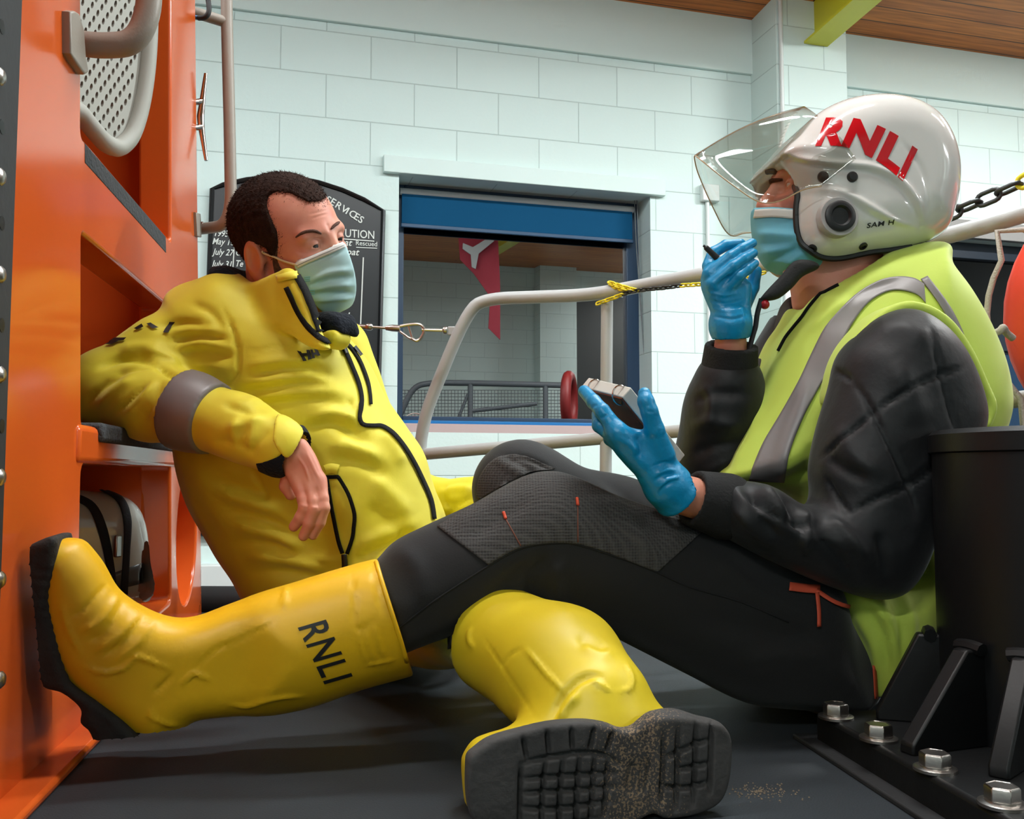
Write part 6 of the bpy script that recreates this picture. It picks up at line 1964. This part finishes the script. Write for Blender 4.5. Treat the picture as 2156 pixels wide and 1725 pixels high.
tcn = nt.nodes.new('ShaderNodeTexCoord')
sep = nt.nodes.new('ShaderNodeSeparateXYZ')
nt.links.new(tcn.outputs['Object'], sep.inputs[0])
xm = P(1345, 1620, 1.0)[0]
rg = nt.nodes.new('ShaderNodeMath')
rg.operation = 'SUBTRACT'
nt.links.new(sep.outputs['X'], rg.inputs[0])
rg.inputs[1].default_value = xm
ab = nt.nodes.new('ShaderNodeMath')
ab.operation = 'ABSOLUTE'
nt.links.new(rg.outputs[0], ab.inputs[0])
mr = nt.nodes.new('ShaderNodeMapRange')
mr.inputs['From Min'].default_value = 0.016
mr.inputs['From Max'].default_value = 0.07
mr.inputs['To Min'].default_value = 0.10
mr.inputs['To Max'].default_value = -0.12
nt.links.new(ab.outputs[0], mr.inputs['Value'])
ns = nt.nodes.new('ShaderNodeTexNoise')
ns.inputs['Scale'].default_value = 420
ns.inputs['Detail'].default_value = 3
nt.links.new(tcn.outputs['Object'], ns.inputs['Vector'])
sm = nt.nodes.new('ShaderNodeMath')
sm.operation = 'ADD'
nt.links.new(ns.outputs['Fac'], sm.inputs[0])
nt.links.new(mr.outputs[0], sm.inputs[1])
rp_ = nt.nodes.new('ShaderNodeValToRGB')
rp_.color_ramp.elements[0].position = 0.60
rp_.color_ramp.elements[1].position = 0.68
nt.links.new(sm.outputs[0], rp_.inputs['Fac'])
mxs = nt.nodes.new('ShaderNodeMix')
mxs.data_type = 'RGBA'
nt.links.new(rp_.outputs['Color'], mxs.inputs[0])
nt.links.new(base, mxs.inputs[6])
mxs.inputs[7].default_value = lin((118, 100, 78))
nt.links.new(mxs.outputs[2], b_.inputs['Base Color'])
fsol = U(.004, slab(sole_px, TA, TB, .012, .006, res=.0015), slab([(1360, 1520), (1400, 1500), (1470, 1510), (1508, 1520), (1526, 1545), (1528, 1593), (1518, 1655), (1492, 1690), (1434, 1710), (1376, 1708), (1366, 1640)], TA, TB, .010, .005, res=.0015, off=-.008))
gv = []
g_ = lambda *p: gv.append((C3(p), -.0095, 4.2))
for a in ([(620, 1030), (650, 1180)], [(775, 985), (790, 1150)], [(935, 965), (942, 1120)], [(1085, 960), (1050, 1115)], [(1205, 990), (1160, 1125)]):
    g_(*a)
g_((605, 1205), (700, 1172), (850, 1147), (1000, 1127), (1150, 1142), (1240, 1205))
g_((607, 1195), (600, 1400), (598, 1640))
for a in ([(768, 1165), (748, 1380), (735, 1700)], [(880, 1150), (860, 1380), (848, 1720)], [(990, 1130), (970, 1380), (958, 1700)], [(1085, 1140), (1070, 1380), (1050, 1640)], [(1170, 1165), (1160, 1380), (1140, 1560)],
          [(610, 1298), (900, 1276), (1230, 1258)], [(606, 1388), (900, 1374), (1215, 1350)], [(600, 1482), (850, 1490), (1180, 1440)], [(600, 1590), (850, 1600), (1120, 1550)],
          [(1625, 960), (1622, 1200), (1612, 1500)], [(1742, 925), (1736, 1200), (1722, 1470)], [(1845, 915), (1838, 1150), (1830, 1400)], [(1535, 1165), (1640, 1115), (1735, 1072), (1835, 1040)], [(1625, 1235), (1735, 1215), (1832, 1190)], [(1505, 1340), (1620, 1355), (1730, 1345), (1828, 1312)], [(1530, 1000), (1530, 1200), (1510, 1480)]):
    g_(*a)
gv += [(C3([(1340, 1180), (1320, 1300), (1310, 1390)]), -.006, 9), (C3([(1400, 1150), (1385, 1280), (1370, 1400)]), -.003, 4), (C3([(1440, 1140), (1425, 1280), (1400, 1400)]), -.003, 4)]
blob('sole', fsol, P(960, 1810, .95) - .02, P(1545, 1480, 1.09) + .02, .0018, M_tread, yrb, strokes=gv)
SC.view_settings.view_transform = 'Standard'
SC.view_settings.look = 'None'
SC.view_settings.exposure = -0.6
SC.view_settings.gamma = 1.0
SC.view_settings.use_curve_mapping = False

cy = SC.cycles
cy.max_bounces = 6
cy.diffuse_bounces = 3
cy.glossy_bounces = 3
cy.transmission_bounces = 4
cy.transparent_max_bounces = 10
cy.caustics_reflective = False
cy.caustics_refractive = False
cy.use_adaptive_sampling = True
cy.adaptive_threshold = 0.07
